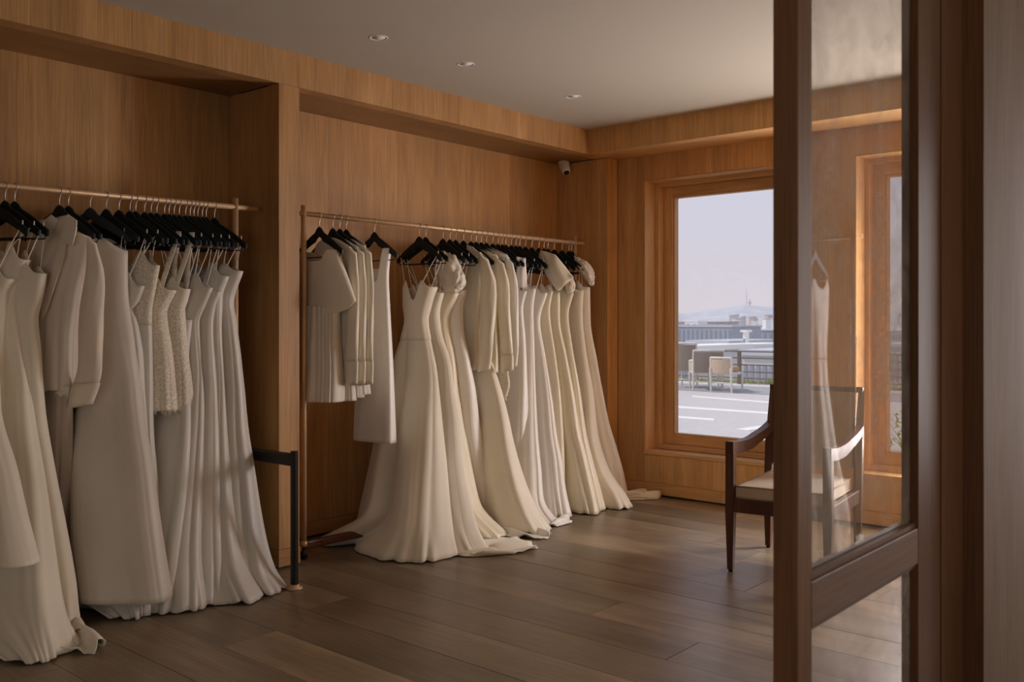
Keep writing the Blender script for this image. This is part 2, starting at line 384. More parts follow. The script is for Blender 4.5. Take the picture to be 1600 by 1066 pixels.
# ---- the other walls (mostly behind the camera)
wr = holder('wall_right')
panel_x(wr, 2.953, XW, .743, 0, ZC, mat=GREYZ, n=4)
boxo('backing', (2.953, .763, 0), (XW+.02, .84, ZC), PLASTER, wr)
panel_x(wr, 2.953, XW, .84, .10, ZC, n=5, th=.02)
boxo('header', (-.2, .78, 2.46), (2.953, .86, ZC), OAKX, wr)
wb = holder('wall_back')
SX0, SX1, SZ0, SZ1 = .4, 4.0, .12, 2.45
for lo, hi in (((-2.3, -3.85, -.2), (SX0, -3.6, 2.87)), ((SX1, -3.85, -.2), (6.06, -3.6, 2.87)), ((SX0, -3.85, -.2), (SX1, -3.6, SZ0)), ((SX0, -3.85, SZ1), (SX1, -3.6, 2.87))):
    boxo('backing', lo, hi, OAKZ, wb)
w4 = holder('window_4')
for x in (SX0, (SX0+SX1)/2-.03, SX1-.06): boxo('mullion', (x, -3.78, SZ0), (x+.06, -3.70, SZ1), OAKZ, w4)
for z in (SZ0, SZ1-.06): boxo('transom', (SX0, -3.78, z), (SX1, -3.70, z+.06), OAKX, w4)
boxo('pane', (SX0, -3.742, SZ0), (SX1, -3.736, SZ1), GLASS, w4)
w0 = holder('wall_rear')
for lo, hi in (((-2.3, -3.6, -.2), (-2.0, -1.9, 2.87)), ((-2.3, 1.5, -.2), (-2.0, 4.9, 2.87)), ((-2.3, -1.9, -.2), (-2.0, 1.5, .12)), ((-2.3, -1.9, 2.45), (-2.0, 1.5, 2.87))): boxo('backing', lo, hi, OAKZ, w0)
w5 = holder('window_5')  # unseen window added to let fill light in from behind
for y in (-1.9, -.23, 1.44): boxo('mullion', (-2.20, y, .12), (-2.12, y+.06, 2.45), OAKZ, w5)
for z in (.12, 2.39): boxo('transom', (-2.20, -1.9, z), (-2.12, 1.5, z+.06), OAKY, w5)
boxo('pane', (-2.164, -1.9, .12), (-2.158, 1.5, 2.45), GLASS, w5)

# ---- glazed partition door beside the camera
dr = holder('door_1')
Y0, Y1, DX0, DX1 = .800, .854, 1.804, 2.654
DZ0, DZ1 = .012, 2.44
boxo('stile', (DX0, Y0, DZ0), (1.870, Y1, DZ1), DARKZ, dr, .002)
boxo('stile', (2.549, Y0, DZ0), (DX1, .8222, DZ1), JAMBZ, dr, .002)
boxo('stile_back', (2.643, .8224, DZ0), (DX1, Y1, DZ1), JAMBZ, dr, .001)
RAILM = wood('dark_oak_rail', (.11, .055, .026), (.15, .074, .035), (.18, .09, .045), 'x', blotch=.2)
for z0, z1 in ((DZ0, .24), (.672, .765), (2.30, DZ1)): boxo('rail', (1.871, Y0, z0), (2.548, .8222, z1), RAILM, dr, .003); boxo('rail_back', (1.871, .8224, z0), (2.642, Y1, z1), RAILM, dr, .002)
for z0, z1 in ((.24, .672), (.765, 2.30)):
    for q in (0, 1):
        y0, y1 = ((Y0+.008, .8215), (.8285, Y1-.008))[q]
        boxo('glazing_bead', (1.8705, y0, z0), (1.891, y1, z1), RAILM, dr, .001)
        boxo('glazing_bead', (1.8915, y0, z0+.0005), ((2.548, 2.6425)[q], y1, z0+.012), RAILM, dr); boxo('glazing_bead', (1.8915, y0, z1-.012), ((2.548, 2.6425)[q], y1, z1-.0005), RAILM, dr)
    boxo('pane', (1.876, .8225, z0+.002), (2.642, .828, z1-.002), DGLASS, dr)
jm = holder('trim_1')
boxo('jamb', (2.660, .803, 0), (2.745, .88, 2.46), JAMBZ, jm, .002)
boxo('jamb', (2.748, .800, 0), (2.951, .88, 2.46), JAMBZ, jm, .002)
boxo('jamb_lining', (2.9495, .744, 0), (2.9528, .80, 2.46), JAMBZ, jm)

# ================================================================ OUTSIDE
TZ = -.15
PAVE = plain('terrace_paving', (.54, .505, .50), .85, nz=.05, scale=9, bmp=.1)
PAVE_SHADE = plain('painted_shadow_paving', (.34, .335, .35), .85, nz=.05, scale=9)  # terrace shadow painted as a darker ground colour
PAVEL = plain('pale_edge_paving', (.60, .58, .55), .85, nz=.04, scale=9)
PAINT = plain('white_line_paint', (.80, .78, .76), .7, nz=.03, scale=40)
STONE = plain('threshold_stone', (.36, .35, .33), .9, nz=.15, scale=60, bmp=.3)
RAILP = plain('bronze_rail', (.17, .135, .11), .6, .2)
ground = boxo('ground', (-12, -40, TZ-1.2), (20.9, 60, TZ), PAVE, kind='structure')
def strip(name, mat, pts, h=.006):
    o = link(name, prism(bmesh.new(), [at_z(x, y, TZ+.001) for x, y in pts], (0, 0, h)), mat, ground); return o
boxo('shade_and_edge_band', (17.7, -6, TZ), (19.75, 25, TZ+.012), PAVE_SHADE, ground)  # shadow near the railing, laid down as a dark strip
boxo('shade_and_edge_band', (19.76, -6, TZ), (20.6, 25, TZ+.012), PAVEL, ground)
strip('painted_line', PAINT, [(1030, 633.0), (1290, 650.5), (1290, 653.5), (1030, 636.0)])
strip('painted_line', PAINT, [(1082, 618.8), (1290, 635), (1290, 637), (1082, 620.6)])
strip('painted_line', PAINT, [(1030, 648.4), (1116, 654.8), (1116, 658), (1030, 651.5)])
strip('painted_line', PAINT, [(1150, 671), (1208, 663), (1260, 656.5), (1260, 660), (1210, 668), (1170, 673.4)])
boxo('kerb', (6.42, -4, TZ), (8.25, 12, TZ+.02), PAVEL, ground)
for i in range(12):
    y = -1.5+i*.62; boxo('threshold_stone', (6.42, y+.004, TZ), (7.25, y+.616, .16), STONE, ground, .006)
# railing: one thing, five bars, posts
rl = thing('terrace_railing', 'low bronze five bar railing along the far terrace edge', 'railing', (20.3, 0, TZ))
for z in (.16, .31, .475, .635, .79):
    link('rail_bar', tube(bmesh.new(), [(0, -6, z), (0, 25, z)], .017, 8), RAILP, rl)
for y in range(-5, 26, 3):
    boxo('post', (-.02, y+.42, 0), (.03, y+.50, .80), RAILP, rl)
# fringe of grass behind the railing
bm = bmesh.new(); rg = random.Random(3)
for i in range(2600):
    y = rg.uniform(2, 14); x = rg.uniform(20.55, 20.88); h = rg.uniform(.05, .17)*(1.3 if 8.2 < y < 10 else .8); a = rg.uniform(0, PI); q = .014
    b0 = bm.verts.new((x-q*math.cos(a), y-q*math.sin(a), TZ)); b1 = bm.verts.new((x+q*math.cos(a), y+q*math.sin(a), TZ)); tp = bm.verts.new((x+rg.uniform(-.05,.05), y+rg.uniform(-.05,.05), TZ+h))
    bm.faces.new((b0, b1, tp))
tag(link('grass', bm, plain('dry_grass', (.36, .38, .13), .8, nz=.3)), 'strip of short yellow green grass behind the railing', 'grass', kind='stuff')
# little shrub outside the second window
sh = thing('potted_shrub', 'small leafy shrub on the terrace outside the narrow window strip', 'plant', tuple(at_z(1412, 706, TZ)))
LEAF = plain('leaf', (.42, .46, .15), .6, nz=.3)
bm = bmesh.new()
for i in range(9):
    a = rg.uniform(0, 2*PI); l = rg.uniform(.18, .42); tube(bm, [(0,0,0), (.06*math.cos(a), .06*math.sin(a), l*.5), (.2*math.cos(a), .2*math.sin(a), l)], [.006, .005, .002], 5)
link('stem', bm, LEAF, sh)
bm = bmesh.new()
for i in range(170):
    a = rg.uniform(0, 2*PI); r_ = rg.uniform(.02, .27); z = rg.uniform(.06, .46)-r_*.3; c = V((r_*math.cos(a), r_*math.sin(a), z)); d = V((rg.uniform(-1,1), rg.uniform(-1,1), rg.uniform(-.2,1))).normalized(); s = d.cross(V((0,0,1))).normalized()*.016; l = rg.uniform(.05, .1)
    bm.faces.new([bm.verts.new(p) for p in (c, c+d*l*.5+s, c+d*l, c+d*l*.5-s)])
tag(link('foliage', bm, LEAF, sh), kind='stuff')

# terrace chairs
TEAK = plain('weathered_white_frame', (.66, .62, .56), .7); TAUPE = plain('taupe_mesh', (.30, .25, .21), .85, nz=.1, scale=90); RATTAN = plain('woven_rattan', (.52, .40, .30), .8, nz=.25, scale=70, bmp=.6); GOLDC = plain('tan_cushion', (.45, .30, .14), .8)
def lounge(name, label, px, py, rz, W, D, hseat, hback, lean, panel, woven, arms=True):
    p = at_z(px, py, TZ); t = thing(name, label, 'chair', tuple(p), rz, 'chairs on the terrace')
    for sx_ in (0, 1):
        for sy_ in (0, 1):
            x, y = sx_*D, -sy_*W
            top = hback*.72 if sx_ == 0 else hseat+.2*arms
            link('leg', tube(bmesh.new(), [(x, y, 0), (x+(-.03 if sx_ == 0 else .0), y, top)], [.02, .03], 8), TEAK, t)
    bm = bmesh.new(); box(bm, (.0, -W, hseat-.06), (D, 0, hseat), .015); link('seat', bm, TEAK, t)
    bm = bmesh.new(); box(bm, (.06, -W+.04, hseat), (D-.03, -.04, hseat+.11), .03); link('cushion', bm, GOLDC, t)
    n = 8; bm = bmesh.new(); g = []
    for i in range(n+1):
        u = i/n; row = []
        for j in range(3):
            z = hseat-.02+(hback-hseat)*j/2; x = -lean*(j/2)+.05*math.sin(PI*u)*-1
            row.append([bm.verts.new((x+o, -W*u, z)) for o in (-.02, .02)])
        g.append(row)
    for i in range(n):
        for j in range(2):
            for o in (0, 1):
                q = [g[i][j][o], g[i+1][j][o], g[i+1][j+1][o], g[i][j+1][o]]; bm.faces.new(q if o else q[::-1])
        bm.faces.new((g[i][2][0], g[i+1][2][0], g[i+1][2][1], g[i][2][1])); bm.faces.new((g[i][0][1], g[i+1][0][1], g[i+1][0][0], g[i][0][0]))
    for i in (0, n):
        for j in range(2): bm.faces.new((g[i][j][0], g[i][j+1][0], g[i][j+1][1], g[i][j][1]))
    bmesh.ops.recalc_face_normals(bm, faces=bm.faces[:]); link('backrest', bm, panel, t)
    for y in (0, -W):
        link('back_post', tube(bmesh.new(), [(-.0, y, hseat-.05), (-lean, y, hback+.02)], .026, 8), TEAK, t)
        if arms:
            link('armrest', tube(bmesh.new(), [(-lean*.4, y, hseat+.24), (D, y, hseat+.2)], .026, 8), TEAK, t)
            if woven: boxo('side_panel', (.03, y-.012, hseat+.0), (D-.02, y+.012, hseat+.2), RATTAN, t)
    link('top_rail', tube(bmesh.new(), [(-lean, .0, hback+.01), (-lean-.05, -W/2, hback+.012), (-lean, -W, hback+.01)], .024, 8), TEAK, t)
    link('stretcher', tube(bmesh.new(), [(0, 0, .2), (0, -W, .2)], .016, 8), TEAK, t)
    return t
lounge('lounge_chair', 'terrace chair with a flat taupe backrest, cut by the window frame', 1046, 606, R(8), .66, .72, .42, 1.00, .06, TAUPE, False)
lounge('lounge_chair', 'terrace armchair with a leaning taupe back, middle of three', 1083, 611, R(36), .62, .66, .42, .86, .13, TAUPE, True)
lounge('lounge_chair', 'pale terrace chair with a low woven rattan back panel, in front of railing', 1111, 613, R(2), .47, .5, .43, .72, .02, RATTAN, False, arms=False)

# town below the terrace and hills behind it
BASE = -15.0
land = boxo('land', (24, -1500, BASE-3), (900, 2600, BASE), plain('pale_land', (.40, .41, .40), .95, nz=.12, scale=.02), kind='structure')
boxo('embankment', (20.9, -40, BASE-2), (26, 60, TZ-.6), plain('bank', (.42, .41, .30), .95, nz=.15, scale=.6), kind='structure')
bm = bmesh.new(); NX, NY = 14, 120; g = []
def ridge(px):
    pts = [(700, 492), (1000, 490), (1050, 488), (1070, 491), (1085, 488.5), (1110, 484), (1130, 482), (1150, 478.5), (1165, 477), (1180, 478.5), (1205, 480), (1260, 478), (1330, 484), (1390, 486), (1421, 485), (1600, 490), (2100, 492)]
    for (x0, y0), (x1, y1) in zip(pts, pts[1:]):
        if x0 <= px <= x1: s = (px-x0)/(x1-x0); s = s*s*(3-2*s); return y0+(y1-y0)*s
    return 492
for j in range(NY+1):
    px = 800+j*900/NY; row = []
    a, b = ray(px); pk = (HOR-ridge(px))/FOC
    for i in range(NX+1):
        d = 1000+i*110; s = i/NX; prof = min(1, s/.62); prof = prof*prof*(3-2*prof)
        ztop = CAM_H+pk*(1000+.62*NX*110)
        z = BASE+(ztop-BASE)*prof*(1 if s < .64 else 1-(s-.64)*.8)+mnoise.noise(V((a*d, b*d, 0))*.012)*1.6*min(1, s*4)*(1-abs(s-.3))
        row.append(bm.verts.new((a*d, b*d, z)))
    g.append(row)
for j in range(NY):
    for i in range(NX): bm.faces.new((g[j][i], g[j+1][i], g[j+1][i+1], g[j][i+1]))
bmesh.ops.recalc_face_normals(bm, faces=bm.faces[:])
hill = link('hills', bm, plain('hazy_hill', (.47, .475, .52), .95, nz=.12, scale=.03), None, True); hill['kind'] = 'structure'  # distance haze is put into the hill's pale colour

def bmat(nm, c): return plain(nm, c, .9, nz=.03, scale=.3)  # far walls and roofs are paled to stand in for haze
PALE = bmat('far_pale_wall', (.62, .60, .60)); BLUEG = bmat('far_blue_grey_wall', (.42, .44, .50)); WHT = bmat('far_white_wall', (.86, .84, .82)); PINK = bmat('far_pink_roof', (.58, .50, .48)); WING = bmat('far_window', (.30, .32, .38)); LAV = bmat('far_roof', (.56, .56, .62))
def building(label, px0, px1, ytop, d, depth, wall, roofm, nwin=0, wrow=1, group=None, name='building', zb=BASE, win=WING, parapet=.6):
    a, b = ray((px0+px1)/2); cx_, cy_ = a*d, b*d; wid = (px1-px0)/FOC*d*1.25; h = CAM_H+(HOR-ytop)/FOC*d-zb
    t = thing(name, label, 'building', (cx_, cy_, zb), 0, group)
    wa = boxo('wall', (0, -wid/2, 0), (depth, wid/2, h), wall, t)
    boxo('roof', (-.3, -wid/2-.3, h), (depth+.3, wid/2+.3, h+parapet), roofm, t)
    if nwin:
        rh = min(h*.5, 9)/wrow
        for r_ in range(wrow):
            for i in range(nwin):
                y = -wid/2+wid*(i+.5)/nwin; ww = wid/nwin*.52; z1 = h-1.0-r_*rh; z0 = z1-rh*.72
                boxo('window', (-.12, y-ww/2, z0), (.05, y+ww/2, z1), win, wa)
    return t
building('long blue grey block with a row of tall window bays', 1054, 1138, 511, 330, 22, BLUEG, LAV, 13, 1)
building('low pink penthouse storey behind the long blue grey block', 1062, 1130, 503.5, 362, 10, PINK, PALE, 9, 1, parapet=.3)
building('white cube on the roof of the long blue grey block', 1071, 1089, 502.5, 338, 7, WHT, WHT, 2, 1, parapet=.3, zb=.80)
building('wide blue grey hall with a flat roof behind the railing', 1152, 1212, 517, 380, 26, BLUEG, LAV, 8, 2)
building('bright white flat building just beyond the railing', 1131, 1166, 541, 130, 12, WHT, WHT, 4, 1, parapet=.3)
building('slim white chimney tower above the bright white building', 1161, 1164.5, 519, 140, 1.2, WHT, WHT, 1, 2, name='chimney_tower', parapet=.3)
building('lavender roofed low shed behind the terrace chairs', 1078, 1134, 538, 150, 18, PALE, LAV, 7, 1)
building('pale warehouse low behind the railing bars', 1164, 1216, 556, 95, 14, PALE, LAV, 6, 1)
building('white terrace block glimpsed left of the leaning armchair', 1040, 1082, 548, 110, 14, PALE, WHT, 5, 1)
building('pale apartment block seen in the narrow window strip', 1386, 1405, 517, 260, 14, PALE, WHT, 5, 3)
building('white apartment block at the edge of the narrow window strip', 1405, 1428, 520, 280, 14, WHT, PALE, 6, 3)
building('long low lavender roof under the apartment blocks', 1380, 1432, 543, 150, 16, PALE, LAV, 8, 1)
rb = random.Random(11)
for i in range(22):
    px = rb.uniform(1137, 1206) if i < 17 else rb.uniform(1392, 1420); yt = rb.uniform(491, 504); wpx = rb.uniform(3.5, 8); d = 1010+(504-yt)*26
    a, b = ray(px); zt = CAM_H+(HOR-yt)/FOC*d; hh = rb.uniform(4, 6.5)*d/900
    t = thing('hillside_house', 'small pale house among others on the hazy hillside', 'house', (a*d-25, b*d-20, zt-hh), rb.uniform(-.3, .3), 'houses on the hillside')
    wd = wpx/FOC*d
    boxo('wall', (-4, -wd/2, -9), (6, wd/2, hh), rb.choice([WHT, PALE, PINK]), t); boxo('roof', (-4.4, -wd/2-.4, hh), (6.4, wd/2+.4, hh+.8), rb.choice([PINK, LAV, WHT]), t)
for px, y0, y1, r_, lb in ((1166.5, 449, 480, .55, 'tall thin radio mast on the hill top'), (1171.5, 467, 480, 1.5, 'short thick transmitter tower on the hill top')):
    d = 1955; a, b = ray(px); zb = CAM_H+(HOR-y1)/FOC*d; zt = CAM_H+(HOR-y0)/FOC*d
    t = thing('radio_mast', lb, 'tower', (a*d, b*d, zb-6))
    link('shaft', tube(bmesh.new(), [(0,0,0), (0,0,(zt-zb)*.6+6), (0,0,zt-zb+6)], [r_*1.3, r_, r_*.4], 8), LAV, t)
    boxo('platform', (-r_*2, -r_*2, (zt-zb)*.5+6), (r_*2, r_*2, (zt-zb)*.5+7.5), LAV, t)
# ================================================================ RACKS
RAILZ = 1.909
R1A, R1B = V((1.627, 4.387, 0)), V((2.738, 4.285, 0))
R2Y = 4.25
def hook1(px): 
    a, b = ray(px); d = R1B-R1A; s = (R1A.y*a-R1A.x*b)/(d.x*b-d.y*a); return R1A+d*s
def hook2(px): a, b = ray(px); return V((R2Y*a/b, R2Y, 0))
def make_rack(name, label, x0, x1, px0, px1, loc, rz, post_top=1.955):
    t = thing(name, label, 'clothes rack', loc, rz)          # local x runs along the rail
    link('rail', tube(bmesh.new(), [(x0, 0, RAILZ), (x1, 0, RAILZ)], .0135, 16), BRASS, t, True)
    for x in (px0, px1):
        link('post', tube(bmesh.new(), [(x, .0, .07), (x, .0, post_top)], .0155, 14), BRASS, t, True)
        fo = link('foot', lathe(bmesh.new(), [(.008, .07), (.008, .045), (.019, .042), (.021, .03), (.019, .006), (.012, 0)], 16, (x, 0, 0)), BLACKM, t, True)
        link('collar', lathe(bmesh.new(), [(.0156, .10), (.021, .098), (.021, .07), (.0156, .068)], 16, (x, 0, 0)), BRASS, t, True)
    b = box(bmesh.new(), (px0+.012, -.018, .052), (px1-.012, .018, .098), .01); link('base_bar', b, REDBAR, t)
    return t
d1 = (R1B-R1A).normalized(); o1 = R1B
make_rack('brass_rack', 'brass clothes rack in the near left alcove, carrying the blazer and lace minis', -2.5, .125, -2.42, .0, (o1.x, o1.y, 0), math.atan2(d1.y, d1.x))
make_rack('brass_rack', 'brass clothes rack in the far alcove beside the window wall', 3.115, 5.73, 3.145, 5.62, (0, R2Y, 0), 0)

# dark timber post with an arm running back to the alcove wall
p0 = at_z(460, 920, 0)
t = thing('timber_stanchion', 'dark fluted timber post with a waist high arm and brass foot', 'barrier', (p0.x, p0.y, 0), R(2))
bm = bmesh.new(); n = 24; rr = [.019*(1-.10*(k % 3 == 0)) for k in range(n)]
g = [[bm.verts.new((rr[k]*math.cos(2*PI*k/n), rr[k]*math.sin(2*PI*k/n), z)) for k in range(n)] for z in (.012, .675)]
for k in range(n): bm.faces.new((g[0][k], g[0][(k+1)%n], g[1][(k+1)%n], g[1][k]))
bm.faces.new(g[1]); bm.faces.new(g[0][::-1]); link('post', bm, EBONY, t)
link('arm', box(bmesh.new(), (-.014, .014, .60), (.014, YK-p0.y-.012, .662), .006), EBONY, t)
link('brass_foot', lathe(bmesh.new(), [(.040, 0), (.040, .006), (.026, .009), (.024, .02), (.0195, .022)], 24), BRASS, t, True)

# ---- hangers
def hanger_meshes():
    bm = bmesh.new(); n = 22; top = []; bot = []
    for i in range(n+1):
        x = -.19+.38*i/n; u = abs(x)/.19
        zt = -.064-.02*min(1, u/.18)**2-.118*u**1.25; th = .050+.006*(1-u)-.016*u
        if u > .93: th *= .75
        top.append((x, zt)); bot.append((x, zt-th))
    out = top+bot[::-1]
    prism(bm, [V((x, -.008, z)) for x, z in out], (0, .016, 0))
    bmesh.ops.bevel(bm, geom=[e for e in bm.edges if e.is_boundary is False and e.calc_face_angle(0) > 1.2], offset=.004, segments=2, affect='EDGES')
    b = bpy.data.meshes.new('hanger_body'); bm.to_mesh(b); bm.free(); b.materials.append(BLACKW)
    bm = bmesh.new(); r = .0155
    pts = [(0, 0, -.085), (0, 0, -.04), (.004, 0, -.026)]+[(r*math.cos(R(a)), 0, r*math.sin(R(a))) for a in range(-48, 201, 14)]
    tube(bm, pts, .0023, 6); h = bpy.data.meshes.new('hook'); bm.to_mesh(h); bm.free(); h.materials.append(STEEL)
    for p in h.polygons: p.use_smooth = True
    bm = bmesh.new(); tube(bm, [(-.172, 0, -.212), (-.166, 0, -.236), (.166, 0, -.236), (.172, 0, -.212)], .0032, 8); k = bpy.data.meshes.new('trouser_bar'); bm.to_mesh(k); bm.free(); k.materials.append(BLACKM)
    bm = bmesh.new(); box(bm, (-.018, -.0088, -.098), (.018, .0088, -.090)); q = bpy.data.meshes.new('emblem_strip'); bm.to_mesh(q); bm.free(); q.materials.append(BLACKM)
    return b, h, k, q
HM = hanger_meshes()
def hanger(C, phi, label, group):
    t = thing('clothes_hanger', label, 'hanger', (C.x, C.y, RAILZ), math.atan2(-math.cos(phi), math.sin(phi)), group)
    for nm, me in zip(('hanger_body', 'hook', 'trouser_bar', 'emblem_strip'), HM):
        o = bpy.data.objects.new(nm, me); col.objects.link(o); o.parent = body if nm == 'emblem_strip' else t
        if nm == 'hanger_body': body = o
    return t

# ---- cloth
NT, NR = 120, 60
def pch(vals, ts, t):                       # smooth interpolation through control values
    n = len(ts)
    if t <= ts[0]: return vals[0]
    if t >= ts[-1]: return vals[-1]
    i = max(k for k in range(n-1) if ts[k] <= t)
    h = ts[i+1]-ts[i]; s = (t-ts[i])/h
    def sl(k):
        if k == 0: return (vals[1]-vals[0])/(ts[1]-ts[0])
        if k == n-1: return (vals[-1]-vals[-2])/(ts[-1]-ts[-2])
        a = (vals[k]-vals[k-1])/(ts[k]-ts[k-1]); b = (vals[k+1]-vals[k])/(ts[k+1]-ts[k])
        return 0 if a*b <= 0 else 2*a*b/(a+b)
    m0, m1 = sl(i)*h, sl(i+1)*h
    return (2*s**3-3*s*s+1)*vals[i]+(s**3-2*s*s+s)*m0+(-2*s**3+3*s*s)*vals[i+1]+(s**3-s*s)*m1
def sgp(v, e): return math.copysign(abs(v)**e, v)
class Cloth:
    """a hanging tube of cloth: near-edge outline rows, half thickness, folds, neckline"""
    def __init__(s, C, phi, rows, b=(.045, .045, .14), fold=(.0, .003, .02), sq=(.78, .74, .68), waist=1.12, far=None, seed=0, cap=4.56, hemwave=.016):
        s.hemwave = hemwave
        s.C, s.phi = V((C.x, C.y, 0)), phi; s.A = V((math.sin(phi), -math.cos(phi), 0)); s.N = V((-math.cos(phi), -math.sin(phi), 0))
        s.b, s.fold, s.sq, s.waist, s.seed = b, fold, sq, waist, seed; s.rnd = random.Random(seed); s.cap = cap
        s.ph = [(k, s.rnd.uniform(0, 2*PI), s.rnd.uniform(-1.2, 1.2), w) for k, w in ((3, .6), (5, .9), (8, .8), (11, .5), (15, .3))]
        s.solve(rows, far)
    def prof(s, tri, z):
        zt, zw = s.zt, s.waist
        if z >= zw: u = min(1, (z-zw)/max(.05, zt-zw)); return tri[1]+(tri[0]-tri[1])*u
        u = min(1, (zw-z)/max(.2, zw-s.zh)); return tri[1]+(tri[2]-tri[1])*u**1.15
    def afar(s, an, z, cy):
        lim = (s.cap-cy)/max(.3, math.cos(s.phi)); return max(.05, min(an*.97+.0, lim))
    def pts(s, c0, an, af, b, e, z, n=48):
        r = []
        for k in range(n):
            th = 2*PI*k/n; c, q = sgp(math.cos(th), e), sgp(math.sin(th), e)
            p = c0+s.A*((an-af)/2+(an+af)/2*c)+s.N*(b*q); r.append(V((p.x, p.y, z)))
        return r
    def solve(s, rows, far):
        fl = [r for r in rows if r[0] in ('F', 'Z')]
        s.zt, s.zh = 1.55, (0.006 if fl else None)
        if fl and fl[0][0] == 'Z': s.zh = fl[0][3]
        if s.zh is None: px, py = rows[-1][:2]; s.zh = at_x(px, py, s.C.x)[2]
        s.dx = 0.0; sol = []
        for r in fl:
            z = .006 if r[0] == 'F' else r[3]; extra = r[3:] if r[0] == 'F' else r[4:]
            FP = at_z(r[1], r[2], z); an, dx = .4, s.dx; b = s.b[2]*(extra[0] if extra else 1.0); e = s.sq[2]
            for _ in range(30):
                c0 = s.C+V((dx, 0, 0)); af = s.afar(an, z, c0.y); P = max(s.pts(c0, an, af, b, e, z), key=lambda p: view(p)[0])
                d = FP-P; al = -d.y/math.cos(s.phi); an = max(.08, an+al*.8); dx += (d.x-al*math.sin(s.phi))*.8
            af = s.afar(an, z, s.C.y)
            if len(extra) > 1:
                af = .15; c0 = s.C+V((dx, 0, 0))
                for it in range(30):
                    P = min(s.pts(c0, an, af, b, e, z), key=lambda p: view(p)[0]); af = max(.04-an, af+(view(P)[0]-extra[1])*(P.x*CA+P.y*SA)/FOC); af = min(af, (s.cap-c0.y)/max(.3, math.cos(s.phi)))
            sol.append([an, af, dx, z, b]);
            if len(sol) == 1: s.dx = dx
        out = []
        for r in rows:
            if r[0] in ('F', 'Z'): continue
            px, py = r[0], r[1]; z = at_x(px, py, s.C.x)[2]; an = .2; af = .2; ddx = 0
            for it in range(40):
                u = max(0, min(1, (s.waist-z)/max(.3, s.waist-s.zh))); ddx = s.dx*u**1.25; c0 = s.C+V((ddx, 0, 0))
                b, e = s.prof(s.b, z), s.prof(s.sq, z); af = s.afar(an, z, c0.y)
                if far: pass
                ring = s.pts(c0, an, af, b, e, z); P = max(ring, key=lambda p: view(p)[0]); v = view(P)
                an = max(.03, an+(px-v[0])*(P.x*CA+P.y*SA)/FOC*1.0)
                z = z+(v[1]-py)*(P.x*CA+P.y*SA)/FOC
            if len(r) > 2:
                for it in range(30):
                    ring = s.pts(c0, an, af, b, e, z); P = min(ring, key=lambda p: view(p)[0]); af = max(.04-an, af+(view(P)[0]-r[2])*(P.x*CA+P.y*SA)/FOC)
                    af = min(af, (s.cap-c0.y)/max(.3, math.cos(s.phi)))
            out.append([an, af, ddx, z, b])
        s.zt = out[0][3]; s.ctrl = out+sol
        s.ts = [0]
        for a, b in zip(s.ctrl, s.ctrl[1:]): s.ts.append(s.ts[-1]+max(.02, math.hypot(a[3]-b[3], (a[0]-b[0])+(a[2]-b[2])*.5)))
        s.nfloor = len([q for q in sol if q[3] < .02])
    def at(s, t):
        return [pch([c[i] for c in s.ctrl], s.ts, t) for i in range(5)]
    def grid(s, neck=None, creases=(), ripple=.0, hemdrop=0.0, drop_side=1, nr=NR, nt=NT):
        T = s.ts[-1]; tf = s.ts[len(s.ctrl)-s.nfloor] if s.nfloor else T+1
        g = []
        for i in range(nr+1):
            # denser rows near the hem
            t = T*(i/nr); an, af, dx, z, b = s.at(t); row = []
            c0 = s.C+V((dx, 0, 0)); e = s.prof(s.sq, z); fa = s.prof(s.fold, z); uu = t/T
            for k in range(nt):
                th = 2*PI*k/nt; ct, st = math.cos(th), math.sin(th); c, q = sgp(ct, e), sgp(st, e); a = (an+af)/2
                p = c0+s.A*((an-af)/2+a*c)+s.N*(b*q)
                nrm = (s.A*(ct*max(b, .02))+s.N*(st*a)).normalized()
                f = 0
                for kk, ph, dr, wt in s.ph: f += wt*(math.sin(kk*th+ph+dr*uu) if kk < 6 else 2*abs(math.sin(.5*(kk*th+ph+dr*uu)))**.8-1.2)
                f = f*.55; f = f*fa*(1-.35*abs(ct)**4)
                if s.nfloor and z < .2:
                    hw = (1-z/.2)**2*s.hemwave; f += hw*(abs(math.sin(8.5*th+s.ph[3][1]))+.7*abs(math.sin(12.5*th+s.ph[4][1]))-1.0)
                for deg, wd, dep, z0, z1 in creases:
                    dth = (math.degrees(th)-deg+180) % 360-180; m = max(0, min(1, (z0-z)/max(.05, z0-z1))); f -= dep*m*math.exp(-(dth/wd)**2)
                p = p+nrm*f; zz = z
                if t > tf:
                    m = (t-tf)/max(.05, T-tf); zz = .006+ripple*m**.5*(1-.55*m)*max(0, math.sin(7*th+s.ph[0][1]+2*m)+.8*math.sin(13*th+s.ph[1][1])+.35)
                elif s.nfloor and z < .25:
                    zz = z+ripple*.25*(1-z/.25)*max(0, math.sin(9*th+s.ph[2][1]))
                if hemdrop and uu > .5: zz -= hemdrop*max(0, q*drop_side)*((uu-.5)/.5)**1.5
                if neck:
                    w = max(0, 1-(s.zt-z)/neck.get('fade', .22))
                    if w > 0: zz += s.neckz(neck, c, q)*w**1.3
                row.append(V((p.x, p.y, max(zz, .004))))
            g.append(row)
        s.g = g; s.nk = neck
        return g
    @staticmethod
    def neckz(nk, c, q):
        a = abs(c); k = nk['kind']
        if k == 'strap': return nk.get('rise', .055)*math.exp(-((a-.52)/.2)**2)*(1 if q > 0 else .6)-nk.get('dip', .0)*math.exp(-(a/.3)**2)
        if k == 'one': return nk.get('rise', .06)*math.exp(-((c-.3)/.5)**2)
        if k == 'tank': 
            u = max(0, min(1, (a-.35)/.4)); u = u*u*(3-2*u); return -(nk['dip'] if q > 0 else nk['dip']*.6)*(1-u)
        if k == 'flat': return nk.get('rise', .02)*(1-a**2)
        if k == 'shoulder': return nk.get('rise', .08)*(1-a)**1.1
